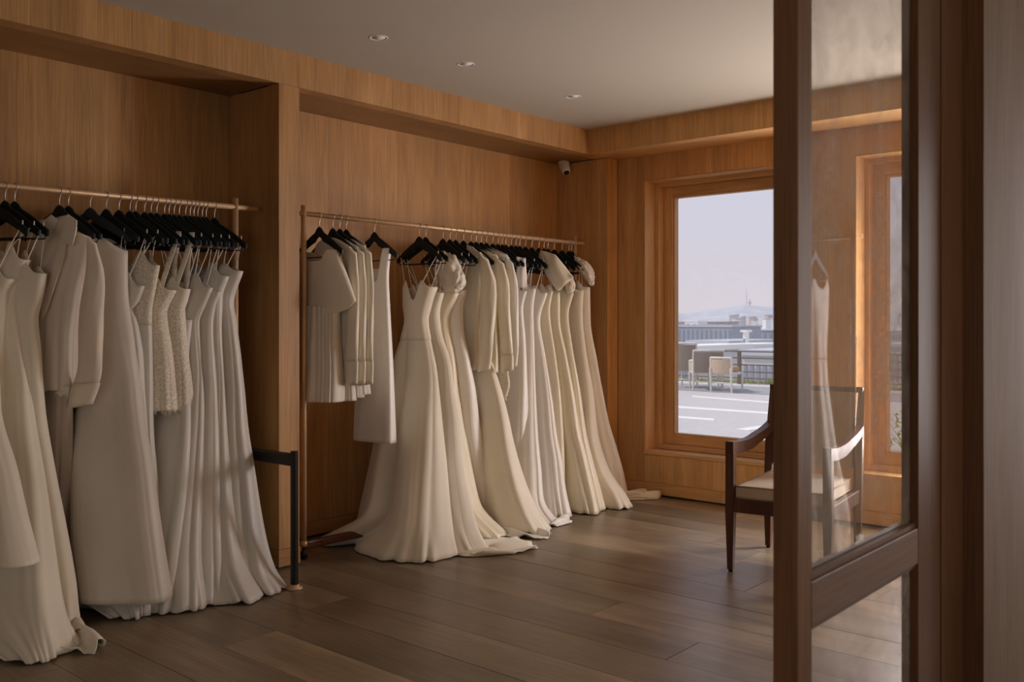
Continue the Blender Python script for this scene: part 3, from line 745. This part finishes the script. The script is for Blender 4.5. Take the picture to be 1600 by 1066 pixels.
        return 0
def sheet(name, g, mat, parent, wrap=True, thick=.004, smooth=True):
    bm = bmesh.new(); vs = [[bm.verts.new(p) for p in r] for r in g]; n = len(g[0])
    for a, b in zip(vs, vs[1:]):
        for k in range(n if wrap else n-1): bm.faces.new((a[k], b[k], b[(k+1)%n], a[(k+1)%n]))
    bmesh.ops.recalc_face_normals(bm, faces=bm.faces[:])
    o = link(name, bm, mat, parent, smooth)
    if thick:
        m = o.modifiers.new('cloth_thickness', 'SOLIDIFY'); m.thickness = thick; m.offset = 0
    return o
def strap_pts(cl, k):                                   # from a point of the neckline up to the hanger arm
    p = cl.g[0][k % NT]
    side = 1 if math.cos(2*PI*k/NT) > 0 else -1
    h = cl.C+cl.A*(side*.158); q = V((h.x, h.y, RAILZ-.165))
    m1 = p.lerp(q, .5)+V((cl.rnd.uniform(-.006, .006), cl.rnd.uniform(-.006, .006), 0))
    return [p-V((0, 0, .01)), p, m1, q-V((0, 0, .012)), q+V((0, 0, .004))]
HANG1, HANG2 = [], []
def gown(name, label, rack, px, rows, mat=IVORY, cat='dress', phi=None, neck=dict(kind='strap'), strap='thin', seam=None, group=None, body='dress_panel', creases=(), ripple=.03, hemdrop=0, drop_side=1, matb=None, hang=True, top='bodice', bottom='skirt', **kw):
    C = (hook1 if rack == 1 else hook2)(px); ph = R(phi if phi is not None else (24 if rack == 1 else 4))
    if hang: (HANG1 if rack == 1 else HANG2).append((px, C, ph, label))
    cl = Cloth(C, ph, rows, seed=int(px*7+rack), **kw); g = cl.grid(neck, creases, ripple, hemdrop, drop_side)
    t = thing(name, label, cat, (0, 0, 0), 0, group)
    if seam is None: parts = [sheet(body, g, mat, t)]
    else:
        i = min(range(len(g)), key=lambda i: abs(g[i][NT//4].z-seam)); i = max(3, min(len(g)-4, i))
        r0 = g[i-1]; m0 = sum(r0, V())/len(r0); under = [p+(m0-p).normalized()*.004 for p in r0]
        r1 = g[i]; m1 = sum(r1, V())/len(r1); parts = [sheet(top, g[:i+1], matb or mat, t), sheet(bottom, [under, [p+(m1-p).normalized()*.003 for p in r1]]+g[i+1:], mat, t)]
    if strap == 'thin':
        for th in (58, 122, 238, 302):
            k = round(th/360*NT); link('strap', tube(bmesh.new(), strap_pts(cl, k), .0026, 6), matb or mat, t, True)
    elif strap == 'wide':
        for th in (50, 310):
            k = round(th/360*NT); p = strap_pts(cl, k); gg = []
            for q in p: gg.append([q-cl.A*.014, q, q+cl.A*.014])
            sheet('wide_strap', gg, matb or mat, t, wrap=False, thick=.003)
    elif strap == 'loop':
        for th in (30, 330, 150, 210):
            k = round(th/360*NT); link('hanging_loop', tube(bmesh.new(), strap_pts(cl, k), .0016, 5), TAG, t, True)
    recentre(t)
    t['_'] = 0; del t['_']
    cl.t = t
    return cl
def recentre(t):                                        # put the thing's origin at the foot of its middle
    zs = [v.co for o in t.children for v in o.data.vertices]
    c = V((sum(v.x for v in zs)/len(zs), sum(v.y for v in zs)/len(zs), min(v.z for v in zs)))
    t.location = c
    for o in t.children: o.data.transform(__import__('mathutils').Matrix.Translation(-c)) if o.data.users == 1 else None
def add(cl, o):                                         # hang an extra part (built in world space) on a recentred thing
    o.data.transform(__import__('mathutils').Matrix.Translation(-cl.t.location)); o.parent = cl.t; return o
def sleeve(cl, pts, wid, mat, off=.0, flat=.55, tilt=.9, cuff=None, name='sleeve', cuffmat=None):
    # pts: outline-middle pixels from shoulder to cuff on the garment's own hanging plane, moved off it towards the room
    pl = cl.C+cl.N*off; P = [at_plane(x, y, pl, cl.N) for x, y in pts]
    ts = [0]
    for a, b in zip(P, P[1:]): ts.append(ts[-1]+(b-a).length)
    g = []; n = 28; m = 34
    for i in range(m+1):
        t = ts[-1]*i/m; p = V([pch([q[j] for q in P], ts, t) for j in range(3)]); w = pch(wid, ts, t); u = i/m
        row = []
        for k in range(n):
            th = 2*PI*k/n; f = 1+.05*math.sin(3*th+9*u)+.03*math.sin(5*th-13*u)
            row.append(p+cl.A*(w*f*math.cos(th))+cl.N*(w*flat*f*math.sin(th))+V((0, 0, -tilt*w*math.cos(th)*max(0, 1-u*4)+w*.2*math.cos(th)*max(0, u*6-5))))
        g.append(row)
    g.insert(0, [P[0]+V((0,0,.006))+(q-P[0])*.5 for q in g[0]])
    if cuff:
        j = m+2-cuff; o = sheet(name, g[:j], mat, None); add(cl, o)
        gc = [[p+(p-sum(r, V())/n)*.08 for p in r] for r in g[j-1:]]; cf = add(cl, sheet('cuff', gc, cuffmat or mat, None)); cf.parent = o
    else: add(cl, sheet(name, g, mat, None))
def puff(cl, px, py, off, sx_, sz_, sy_, mat, name, seed, lean=0.0, ridge=.45):
    c = at_plane(px, py, cl.C+cl.N*off, cl.N); bm = bmesh.new(); bmesh.ops.create_icosphere(bm, subdivisions=4, radius=1)
    for v in bm.verts:
        p = v.co.copy(); n1 = abs(mnoise.noise(p*1.7+V((seed, 0, 0)))); n2 = abs(mnoise.noise(p*3.3+V((0, seed, 0))))
        f = 1+.35*ridge-1.3*ridge*n1-.5*ridge*n2; x, y, z = p*f
        q = c+cl.A*(x*sx_+z*lean)+cl.N*(y*sy_)+V((0, 0, z*sz_)); v.co = q
    add(cl, link(name, bm, mat, None, True))
def panel(cl, pix, off, mat, name, bulge=.02, n=12, thick=.004):
    # a folded flat piece of cloth given by four corner pixels on a plane near the garment
    q = [at_plane(x, y, cl.C+cl.N*o, cl.N) for (x, y), o in zip(pix, off)]; g = []
    for i in range(n+1):
        u = i/n; r = []
        for j in range(n+1):
            v = j/n; p = (q[0]*(1-u)*(1-v)+q[1]*(1-u)*v+q[2]*u*v+q[3]*u*(1-v))
            r.append(p+cl.N*(bulge*math.sin(PI*u)*math.sin(PI*v)+.006*math.sin(9*v+3*u)))
        g.append(r)
    add(cl, sheet(name, g, mat, None, wrap=False, thick=thick))

def surf(cl, px, py):                                   # nearest visible point of the cloth behind a pixel
    best = min((abs(view(p)[0]-px)+abs(view(p)[1]-py)+3*(p.x*CA+p.y*SA), tuple(p)) for r in cl.g for p in r)
    return V(best[1])
# ================================================================ GARMENTS, near alcove (left rack)
Q = dict
PUTTY = fabric('putty_mikado', (.56, .505, .425), .5, .2, spec=.4)
LONG = Q(b=(.05, .055, .17), fold=(.0, .006, .022), sq=(1, .9, .7))
gown('gown', 'ivory flared gown ending above the floor at the very left edge', 1, -85, [(-20,450),(-22,500),(-8,560),(1,650),(24,731),(39,798),('Z',59,876,.40)], IVORY, ripple=0, b=(.05,.06,.10), fold=(0,.008,.025), phi=34)
gown('gown', 'cream slip gown second from the left edge, thin straps', 1, -10, [(27.5,437),(19,460),(16,510),(18,573),(22,630),(28,720),(30,820),('F',22,985)], IVORY, b=(.05,.05,.1))
gown('gown', 'cream strapped gown with wide straight hem, lowest in the photo', 1, 8, [(48,407),(37.5,435),(34,480),(37,512),(46,573),(53,640),(71,746),(85,845),(98,932),('F',115,1012,1,10)], IVORY, b=(.045,.05,.12), fold=(0,.005,.010), sq=(.8,.76,.5), neck=Q(kind='strap', rise=.08))
gown('gown', 'cream strapped gown whose hem flicks out onto the floor', 1, 23, [(73,428),(69,457),(60,500),(64,541),(68,601),(71,640),(87,738),(104,825),(118,908),('F',126,984),('F',160,1012,.9)], IVORY, b=(.045,.05,.09), fold=(0,.004,.012), ripple=.055, neck=Q(kind='strap', rise=.06))
# the blazer and the long skirt below it, shade put into its colour
cl = gown('skirt', 'long straight skirt below the blazer, its cloth toned dark for shade', 1, 84, [(104,560),(112,600),(113,640),(112,750),(111,829),(114,900)], DUSK, cat='skirt', strap=None, neck=None, ripple=0, b=(.03,.03,.05), hang=False, phi=20, body='skirt_panel', creases=[(70, 5, .012, 1.2, .2)])
gown_b = gown('blazer', 'warm white single breasted blazer with notched lapel', 1, 93, [(146,371),(143,400),(130,470),(126,540),(127,600),(126,608)], WARM, cat='jacket', strap=None, neck=Q(kind='shoulder', rise=.10, fade=.12), b=(.055,.07,.075), fold=(0,.006,.008), sq=(.9,.8,.75), phi=26, body='jacket_body')
cl = gown_b
sleeve(cl, [(144,378),(148,420),(143,485),(142,530),(141,573),(131,612),(125,635)], [.022,.040,.056,.057,.055,.060,.054], WARM, off=.03, flat=.6, cuff=5)
def flat_piece(cl, pix, off, mat, name, th=.006):
    pl = cl.C+cl.N*off; return add(cl, link(name, prism(bmesh.new(), [at_plane(x, y, pl, cl.N) for x, y in pix], cl.N*th), mat))
flat_piece(cl, [(104,338),(112,341),(121,356),(114,384),(103,382),(101,400),(74,486),(66,499),(66,480),(84,420)], .082, WARM, 'lapel')
flat_piece(cl, [(107,335),(121,345),(120,358),(115,380),(104,379),(98,372)], .09, WARM, 'collar', .005)
panel(cl, [(60,345),(108,336),(84,420),(40,430)], (.05,.055,.055,.04), SHEER, 'lining', .005)
panel(cl, [(67,598),(110,604),(104,626),(68,613)], (.05,.055,.05,.05), SHEER, 'lining_hem', .004)
GF = gown('gown', 'stiff strapless putty coloured A-line gown, widest skirt on the left rack', 1, 141, [(199.5,396),(199,420),(200,460),(209,525),(214,565,117),(228,668,114),(236,711,112),(252,829,111),('Z',268,932,.085,1,125)], PUTTY, strap='loop', neck=Q(kind='one', rise=.075), b=(.05,.06,.095), fold=(0,.003,.006), sq=(.8,.76,.6), ripple=0, phi=42)
q_ = surf(GF, 128, 658)+GF.N*.006; bm = bmesh.new(); prism(bm, [q_+GF.A*u-V((0,0,v)) for u, v in ((-.006,0),(.006,0),(.006,.045),(-.006,.045))], GF.N*.0015); add(GF, link('care_tag', bm, TAG))
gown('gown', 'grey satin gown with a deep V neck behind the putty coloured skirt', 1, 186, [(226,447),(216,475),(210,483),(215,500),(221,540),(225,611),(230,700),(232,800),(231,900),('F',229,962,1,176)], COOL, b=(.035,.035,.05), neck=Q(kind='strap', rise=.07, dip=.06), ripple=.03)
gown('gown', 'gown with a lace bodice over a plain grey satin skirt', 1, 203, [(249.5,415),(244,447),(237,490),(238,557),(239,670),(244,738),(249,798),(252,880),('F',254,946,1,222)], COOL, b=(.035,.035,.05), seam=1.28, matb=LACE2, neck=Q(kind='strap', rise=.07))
def fringe(cl, name='fringe', n=260, L=.02):
    bm = bmesh.new(); r = cl.rnd; row = cl.g[-1]
    for i in range(n):
        k = r.randrange(NT); u = r.random(); p = row[k].lerp(row[(k+1) % NT], u); d = V((r.uniform(-.4,.4), r.uniform(-.4,.4), -1)).normalized(); s = V((r.uniform(-1,1), r.uniform(-1,1), 0)).normalized()*.0025; l = L*r.uniform(.5, 1.2)
        bm.faces.new([bm.verts.new(q) for q in (p-s+V((0,0,.004)), p+s+V((0,0,.004)), p+d*l+s*.3, p+d*l-s*.3)])
    o = link(name, bm, LACE, None); o['kind'] = 'stuff'; add(cl, o)
a = gown('lace_mini_dress', 'cream lace mini dress with wide straps, nearer of two', 1, 236, [(276,454),(264,490),(266,512),(269,532),(276,586),(283,639)], LACE, strap='wide', b=(.05,.06,.085), fold=(0,.003,.014), ripple=0, neck=Q(kind='strap', rise=.06)); fringe(a)
a = gown('lace_mini_dress', 'cream lace mini dress with a plain satin bust, behind the other mini', 1, 257, [(297.6,452),(293,470),(289,483),(292,540),(298,593),(302,641)], LACE, strap='wide', b=(.045,.05,.065), fold=(0,.003,.012), ripple=0, seam=1.38, matb=IVORY, neck=Q(kind='strap', rise=.06)); fringe(a)
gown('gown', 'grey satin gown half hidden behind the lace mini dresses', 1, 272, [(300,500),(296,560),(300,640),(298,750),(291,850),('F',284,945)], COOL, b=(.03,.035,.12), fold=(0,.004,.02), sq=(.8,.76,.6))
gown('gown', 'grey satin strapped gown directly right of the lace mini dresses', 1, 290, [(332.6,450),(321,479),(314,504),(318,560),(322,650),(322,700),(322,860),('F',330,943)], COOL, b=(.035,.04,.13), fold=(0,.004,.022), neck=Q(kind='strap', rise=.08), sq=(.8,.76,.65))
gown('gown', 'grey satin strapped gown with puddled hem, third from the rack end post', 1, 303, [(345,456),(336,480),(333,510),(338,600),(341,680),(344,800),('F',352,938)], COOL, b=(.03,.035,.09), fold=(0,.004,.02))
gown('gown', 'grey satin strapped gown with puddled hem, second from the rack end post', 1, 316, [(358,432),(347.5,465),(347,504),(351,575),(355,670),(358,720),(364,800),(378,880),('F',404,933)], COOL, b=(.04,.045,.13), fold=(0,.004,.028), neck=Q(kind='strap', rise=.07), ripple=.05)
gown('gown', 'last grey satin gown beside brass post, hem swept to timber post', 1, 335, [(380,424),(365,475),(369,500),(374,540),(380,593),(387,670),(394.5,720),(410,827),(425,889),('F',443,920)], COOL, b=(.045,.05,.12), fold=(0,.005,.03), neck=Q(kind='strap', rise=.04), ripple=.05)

# ================================================================ GARMENTS, far alcove (right rack)
a = gown('pleated_skirt', 'pale pleated organza skirt hanging under the cropped shell top', 2, 497, [(530,478),(531,534),(534,580),(537,627)], ORGZ, cat='skirt', strap=None, neck=None, ripple=0, b=(.06,.07,.09), fold=(.003,.01,.012), hang=False, body='pleats', creases=[(d, 4, .014, 1.6, 1.3) for d in range(20, 180, 14)])
a = gown('shell_top', 'boxy sleeveless cream cropped shell top beside the brass post', 2, 499, [(530,391),(537,415),(546,440),(556,471)], IVORY, cat='top', strap=None, neck=Q(kind='tank', dip=.06, fade=.1), ripple=0, b=(.05,.06,.085), fold=(.0,.002,.006), hemdrop=.075, sq=(.85,.8,.7), body='shell_panel')
for i, (dx, lb) in enumerate(((0, 'sheer white blouse with deep cuff, first of three right of shell top'), (11.5, 'sheer white blouse with deep cuff, middle one of three'), (23, 'sheer white blouse with deep cuff, nearest to the sleeveless sheath'))):
    a = gown('blouse', lb, 2, (520, 531, 541)[i], [(548+dx,384),(552+dx*.9,400),(550+dx,450),(549+dx,520),(552+dx,580),(556+dx,626-i*5)], SHEER if i else ORGZ, cat='blouse', strap=None, neck=Q(kind='flat', rise=.05), ripple=0, b=(.03,.04,.05), fold=(0,.004,.010), group=None, body='blouse_body')
    sleeve(a, [(551+dx,392),(552+dx,450),(551+dx,520),(549+dx*1.05,575),(549.5+dx*1.05,601)], [.030,.037,.041,.042,.036], IVORY, off=.03, flat=.5, cuff=6)
a = gown('sheath_dress', 'sleeveless V neck white sheath dress ending mid calf, hanging alone', 2, 585, [(611,388),(607,434),(609,480),(614,570),(617,640),(619,692)], WHITE, strap=None, neck=Q(kind='tank', dip=.19, fade=.3), ripple=0, b=(.03,.035,.045), fold=(0,.002,.003), sq=(.8,.6,.45), body='sheath_panel')
gown('gown', 'large ivory crepe ball gown with fullest skirt, first of long gowns', 2, 655, [(683.6,449,629),(676.5,478,629.5),(673.4,499,632),(676.5,528,626),(684,571,615),(692,658,600),(697,719,589),(704,798,575),('F',714,863)], IVORY, b=(.065,.06,.22), fold=(0,.003,.020), sq=(.8,.76,.62), seam=1.2, neck=Q(kind='strap', rise=.045, dip=.08), creases=[(103, 9, .13, 1.3, .3)], hemwave=.028, ripple=.02)
gown('gown', 'ivory gown with long train pooled on the floor, second long gown', 2, 665, [(693.5,458),(687,491),(690,520),(700,553),(712,627),(717,660),(722,716),(733,779),(745,828),('F',766,862),('F',837,857,1.3)], IVORY, b=(.045,.045,.14), fold=(0,.004,.02), ripple=.035)
a = gown('gown', 'ivory gown with a crumpled organza puff on its shoulder', 2, 692, [(717,458),(703,503),(712,562),(721,660),(728,697),(736,740),(748,790),('F',790,838)], CREAM, b=(.045,.045,.11), fold=(0,.004,.02))
puff(a, 702, 425, .05, .085, .125, .07, ORGZ, 'puff_sleeve', 3.3, lean=-.03)
puff(a, 716, 437, .05, .04, .065, .05, ORGZ, 'puff_sleeve', 8.1, lean=-.01)
gown('gown', 'strapped satin gown whose twisted train runs furthest to the right', 2, 703, [(729,454),(723,485),(724.5,516),(734,565),(743,615),(748,660),(756,705),(764,745),(776,797),('F',806,822),('F',859,838,1.0)], WHITE, b=(.04,.045,.11), fold=(0,.004,.024), ripple=.03)
def jacket(px, rows, sl, wd, label, mat, collar, cuff=None, name='blazer', cat='jacket'):
    a = gown(name, label, 2, px, rows, mat, cat=cat, strap=None, neck=Q(kind='shoulder', rise=.06, fade=.12), ripple=0, b=(.035,.04,.045), fold=(0,.003,.005), sq=(.9,.8,.7), body='jacket_body')
    sleeve(a, sl, wd, mat, off=.03, flat=.55, cuff=cuff)
    flat_piece(a, collar, .03, mat, 'collar', .006)
    return a
jacket(724, [(752,398),(755,410),(752,440),(749,500),(747,560),(746,578)], [(756,402),(762,440),(763,480),(760,530),(756,579)], [.04,.055,.054,.05,.047], 'cream wool collarless jacket with full sleeve, front of two jackets', IVORY, [(730,383),(739,386),(752,398),(744,402),(731,400)])
gown('gown', 'ivory gown flaring out from below the cream wool jacket', 2, 736, [(757,440),(752,500),(757,540),(768,565),(783,608),(796,660),(801,687),(817,747),(836,794),('F',859,830)], IVORY, b=(.035,.04,.12), fold=(0,.004,.026), ripple=.04)
jacket(744, [(776,398),(780,408),(778,440),(776,500),(778,560),(778,582)], [(781,408),(785,440),(787,480),(791,530),(793,580)], [.035,.046,.045,.042,.040], 'cream jacket behind the wool one, with lace showing under its cuff', CREAM, [(753,391),(762,394),(775,402),(768,406),(755,402)], cuff=5)
a = gown('lace_dress', 'short lace dress peeping out below the jacket cuffs', 2, 752, [(795,420),(792,470),(790,530),(793,580),(795,600),(790,620)], LACE2, ripple=0, b=(.02,.025,.03), fold=(0,.003,.012), strap='thin'); fringe(a, n=200, L=.03)
jacket(760, [(792,398),(797,408),(796,440),(796,500),(797,540),(796,560)], [(796,408),(800,440),(802,480),(803,530),(801,574)], [.03,.038,.037,.034,.032], 'white blouse with slim sleeve behind the two jackets', WHITE, [(770,393),(778,396),(790,402),(784,406),(772,402)], name='blouse', cat='blouse')
a = gown('gown', 'white gown with one broad flat strap, right of the jackets', 2, 790, [(823,455),(817,483),(820,523),(823,597),(824,660),(825,757),(833,792),('F',846,812)], WHITE, strap='wide', b=(.03,.03,.08), fold=(0,.003,.018))
panel(a, [(807,401),(821,404),(823,452),(809,448)], (.05,.02,.02,.05), WHITE, 'broad_strap', .01)
gown('gown', 'white satin strapped gown with a small train, behind the broad strapped one', 2, 806, [(837,451),(833,486),(834,523),(836,597),(840,680),(845,735),(850,786),('F',874,820),('F',893,815,1.0)], WHITE, b=(.03,.03,.09), fold=(0,.003,.02), ripple=.04)
gown('gown', 'white satin strapped gown in the tight row, corner catching the light', 2, 821, [(855,458),(843.5,502),(850,548),(862,628),(868,680),(875,718),(881,765),('F',889,806)], WHITE, b=(.03,.03,.09), fold=(0,.003,.022))
gown('gown', 'cream gown with narrow lit edge left of the folded bow', 2, 831, [(863.6,455),(859,486),(867,548),(876,616),(881,680),(883,720),(885,763),('F',890,800)], CREAM, b=(.025,.025,.08), fold=(0,.003,.02), strap='loop')
a = gown('gown', 'cream gown with a big folded flat bow at the shoulder', 2, 842, [(874.5,457),(874.5,498),(884,551),(896,613),(907,680),(914,705),(924,745),(931,773),('F',936,801)], CREAM, b=(.03,.03,.09), fold=(0,.003,.024), strap=None)
panel(a, [(845,391),(868,398),(896,434),(872,456)], (.11,.10,.07,.09), IVORY, 'bow', .03)
panel(a, [(845,391),(872,456),(858,440),(842,404)], (.105,.085,.07,.085), IVORY, 'bow', .012)
a = gown('gown', 'cream gown with a small gathered ruffle beside the folded bow', 2, 856, [(896,458),(888,492),(893,536),(905.5,607),(916,680),(928,730),(936,760),('F',944,796)], CREAM, b=(.03,.03,.09), fold=(0,.003,.024), strap='loop')
puff(a, 891, 447, .03, .035, .06, .03, ORGZ, 'ruffle', 5.5)
gown('gown', 'cream gown second from the window end of the far rack', 2, 878, [(911.6,454),(910,489),(914.7,542),(927,613),(935,680),(951,731),(963,752),(976,770),('F',987,792)], IVORY, b=(.04,.04,.12), fold=(0,.004,.03), ripple=.045, strap='loop')
a = gown('gown', 'last cream gown by the window wall, ruffled sleeve and short train', 2, 889, [(921.5,449),(922.4,502),(933,567),(942.5,619),(950,656),(966,710),(974,740),('F',982,778),('F',1031,779,.7)], IVORY, b=(.045,.045,.12), fold=(0,.004,.02), ripple=.06, strap=None)
puff(a, 914, 421, .045, .055, .085, .05, ORGZ, 'puff_sleeve', 1.7, lean=-.05)
puff(a, 921, 433, .0, .03, .06, .04, ORGZ, 'puff_sleeve', 6.7, lean=-.02)
panel(a, [(897,399),(914,408),(921,430),(903,424)], (.05,.04,.03,.05), IVORY, 'ruffle', .02)

# ---- hangers: one on every garment, then the spare ones of the photo's dense runs
for lst, rk, spare in ((HANG1, 'near left rack', (107, 166, 212, 226, 245, 264, 280, 297, 309, 322)), (HANG2, 'far rack', (712, 770, 778, 785, 799, 812, 850, 866, 893))):
    for px, C, ph, lb in lst:
        hanger(C, ph, 'black hanger of '+lb, None); len(lb.split()) > 13 and print('LONG', lb)
    for px in spare:
        C = (hook1 if lst is HANG1 else hook2)(px)
        own = {107: 'black hanger half hidden directly behind the blazer shoulder', 166: 'black hanger right of the one holding the putty coloured gown', 712: 'black hanger just left of the collarless wool jacket', 893: 'black hanger last on the far rack, beside its window end post'}.get(px)
        hanger(C, R(22 if lst is HANG1 else 3), own or 'black wooden hanger crowded among the others on the %s' % rk, None if own else 'spare hangers on the %s' % rk)
# ================================================================ ARMCHAIR BY THE WINDOW
ch = thing('armchair', 'dark walnut armchair with a tan upholstered seat behind the glass door', 'armchair', (4.459, 2.346, 0), R(8))
Wd, Dp = .50, .63                                            # local x = depth towards the back, local y = minus width
def taper_leg(x, y, top, s0, s1, dx=0.0, mid=None):
    bm = bmesh.new(); lv = [(0.012, s0, 0), (.31, s1, 0)]+[(top, s1*.94, dx)]
    g = []
    for z, s, d in lv: g.append([bm.verts.new((x+d+a*s, y+b*s, z)) for a, b in ((-1,-1),(1,-1),(1,1),(-1,1))])
    for p, q in zip(g, g[1:]):
        for k in range(4): bm.faces.new((p[k], p[(k+1)%4], q[(k+1)%4], q[k]))
    bm.faces.new(g[0][::-1]); bm.faces.new(g[-1])
    o = link('leg', bm, WALNUT, ch)
    link('glide', lathe(bmesh.new(), [(.012, 0), (.013, .013)], 12, (x, y, 0)), BLACKM, o)
for y in (0, -Wd):
    taper_leg(0, y, .676, .0145, .0225); taper_leg(Dp, y, .70, .0145, .022, .035)
for nm, lo, hi in (('apron', (.02, -.014, .315), (Dp, .014, .385)), ('apron', (.02, -Wd-.014, .315), (Dp, -Wd+.014, .385)), ('apron', (-.014, -Wd+.02, .315), (.014, -.02, .385)), ('apron', (Dp-.014, -Wd+.02, .315), (Dp+.014, -.02, .385))):
    boxo(nm, lo, hi, WALNUT, ch, .002)
bm = bmesh.new(); nx = 14; g = []
for i in range(nx+1):
    r = []
    for j in range(nx+1):
        u, v = i/nx, j/nx; r.append(bm.verts.new((.004+u*(Dp-.03), -.026-v*(Wd-.052), .449+.022*(math.sin(PI*u)*math.sin(PI*v))**.6)))
    g.append(r)
for i in range(nx):
    for j in range(nx): bm.faces.new((g[i][j], g[i][j+1], g[i+1][j+1], g[i+1][j]))
ed = [e_ for e_ in bm.edges if e_.is_boundary]; ex = bmesh.ops.extrude_edge_only(bm, edges=ed)
for v in [q for q in ex['geom'] if isinstance(q, bmesh.types.BMVert)]: v.co.z = .386
bmesh.ops.recalc_face_normals(bm, faces=bm.faces[:])
cu = link('seat_cushion', bm, UPHOL, ch, False)
for z in (.449, .392):
    c_ = [(.004, -.026, z), (Dp-.026, -.026, z), (Dp-.026, -Wd+.026, z), (.004, -Wd+.026, z), (.004, -.026, z)]
    link('piping', tube(bmesh.new(), c_, .0055, 8), UPHOLD, cu, True)
for y in (0, -Wd):
    n = 26; top = []; bot = []
    for i in range(n+1):
        u = i/n; x = -.024+u*(Dp+.075); s = max(0, (u-.42)/.58); zt = .684-.012*math.sin(PI*min(1, u/.6))+.05*s**2.0; th = .062-.018*s
        top.append((x, zt)); bot.append((x, zt-th+.0))
    pr = prism(bmesh.new(), [V((x, y-.021, z)) for x, z in top+bot[::-1]], (0, .042, 0))
    link('armrest', pr, WALNUT, ch)
    link('back_post', tube(bmesh.new(), [(Dp+.028, y, .66), (Dp+.05, y, .76), (Dp+.085, y, .93)], [.022, .021, .016], 4), WALNUT, ch)
bm = bmesh.new(); prism(bm, [V((Dp+.005, -.024, .49)), V((Dp+.055, -.024, .92)), V((Dp+.09, -.024, .92)), V((Dp+.045, -.024, .49))], (0, -Wd+.048, 0)); bmesh.ops.bevel(bm, geom=bm.edges[:], offset=.008, segments=2, affect='EDGES')
link('back_cushion', bm, UPHOL, ch)
link('top_rail', box(bmesh.new(), (Dp+.062, -Wd-.012, .915), (Dp+.096, .012, .945), .004), WALNUT, ch)

# ================================================================ SECURITY CAMERA under the soffit
p = V((5.81, 4.50, ZS))
scm = thing('security_camera', 'small white dome security camera in the alcove top corner', 'camera', tuple(p))
link('mount', lathe(bmesh.new(), [(.030, .008), (.043, .0), (.044, -.012), (.036, -.02)], 24), WHITEP, scm, True)
dv = V((-.35, -.55, -.75)).normalized(); bm = bmesh.new()
tube(bm, [V((0,0,-.012)), V((0,0,-.02))+dv*.012, V((0,0,-.02))+dv*.06, V((0,0,-.02))+dv*.092, V((0,0,-.02))+dv*.098], [.040, .043, .037, .032, .026], 24)
sh_ = link('housing', bm, WHITEP, scm, True)
link('lens_cover', tube(bmesh.new(), [V((0,0,-.02))+dv*.095, V((0,0,-.02))+dv*.1005, V((0,0,-.02))+dv*.103], [.024, .022, .012], 20), DARKGL, scm, True)

# ================================================================ the gowns mirrored in the glass door (on this side of the partition)
rt = thing('brass_rack', 'brass clothes rack seen only as a reflection in the glass door', 'clothes rack', (5.10, -.35, 0), R(-90))
link('rail', tube(bmesh.new(), [(-.1, 0, 1.78), (1.35, 0, 1.78)], .0135, 12), BRASS, rt, True)
for x in (-.05, 1.3):
    link('post', tube(bmesh.new(), [(x, 0, .0), (x, 0, 1.82)], .015, 12), BRASS, rt, True)
for i, lb in enumerate(('white gown reflected in the glass door, nearest to the chair back', 'white gown reflected in the glass door, behind the first ghostly one', 'white gown reflected in the glass door, deepest of three')):
    C = V((5.10, -.52-.14*i, 0)); ph = R(-86)
    cl = Cloth.__new__(Cloth); cl.C, cl.phi = C, ph; cl.A = V((1, 0, 0)); cl.N = V((0, 1, 0)); cl.rnd = random.Random(40+i)
    cl.seed = i; cl.hemwave = .012; cl.b, cl.fold, cl.sq, cl.waist, cl.zt, cl.zh = (.04, .045, .13), (0, .008, .03), (1, .9, .8), 1.05, 1.52, .006
    cl.ph = [(k, cl.rnd.uniform(0, 6), cl.rnd.uniform(-1, 1), w_) for k, w_ in ((3, .6), (5, .9), (8, .8), (11, .5), (15, .3))]
    cl.ctrl = [[.18, .18, 0, 1.5, .04], [.15, .15, 0, 1.3, .045], [.13, .13, 0, 1.12, .045], [.19, .17, 0, .7, .075], [.33, .2, 0, .3, .11], [.46, .22, 0, .006, .14], [.54, .22, 0, .006, .15]]
    cl.ts = [0, .2, .38, .8, 1.2, 1.5, 1.6]; cl.nfloor = 2
    g = cl.grid(Q(kind='strap', rise=.06), (), .04); t = thing('gown', lb, 'dress'); sheet('bodice', g[:16], WHITE, t); sheet('skirt', g[15:], WHITE, t)
    for th in (58, 122, 238, 302):
        k = round(th/360*NT); p = g[0][k]; q = V((C.x+(.15 if math.cos(2*PI*k/NT) > 0 else -.15), C.y, 1.60)); link('strap', tube(bmesh.new(), [p, p.lerp(q, .5), q], .0026, 6), WHITE, t, True)
    recentre(t)
    h = thing('clothes_hanger', ('first', 'second', 'third')[i]+' black hanger on the mirrored rack behind the glass door', 'hanger', (C.x, C.y, 1.78), PI)
    for nm, me in zip(('hanger_body', 'hook', 'trouser_bar', 'emblem_strip'), HM):
        o = bpy.data.objects.new(nm, me); col.objects.link(o); o.parent = body if nm == 'emblem_strip' else h
        if nm == 'hanger_body': body = o
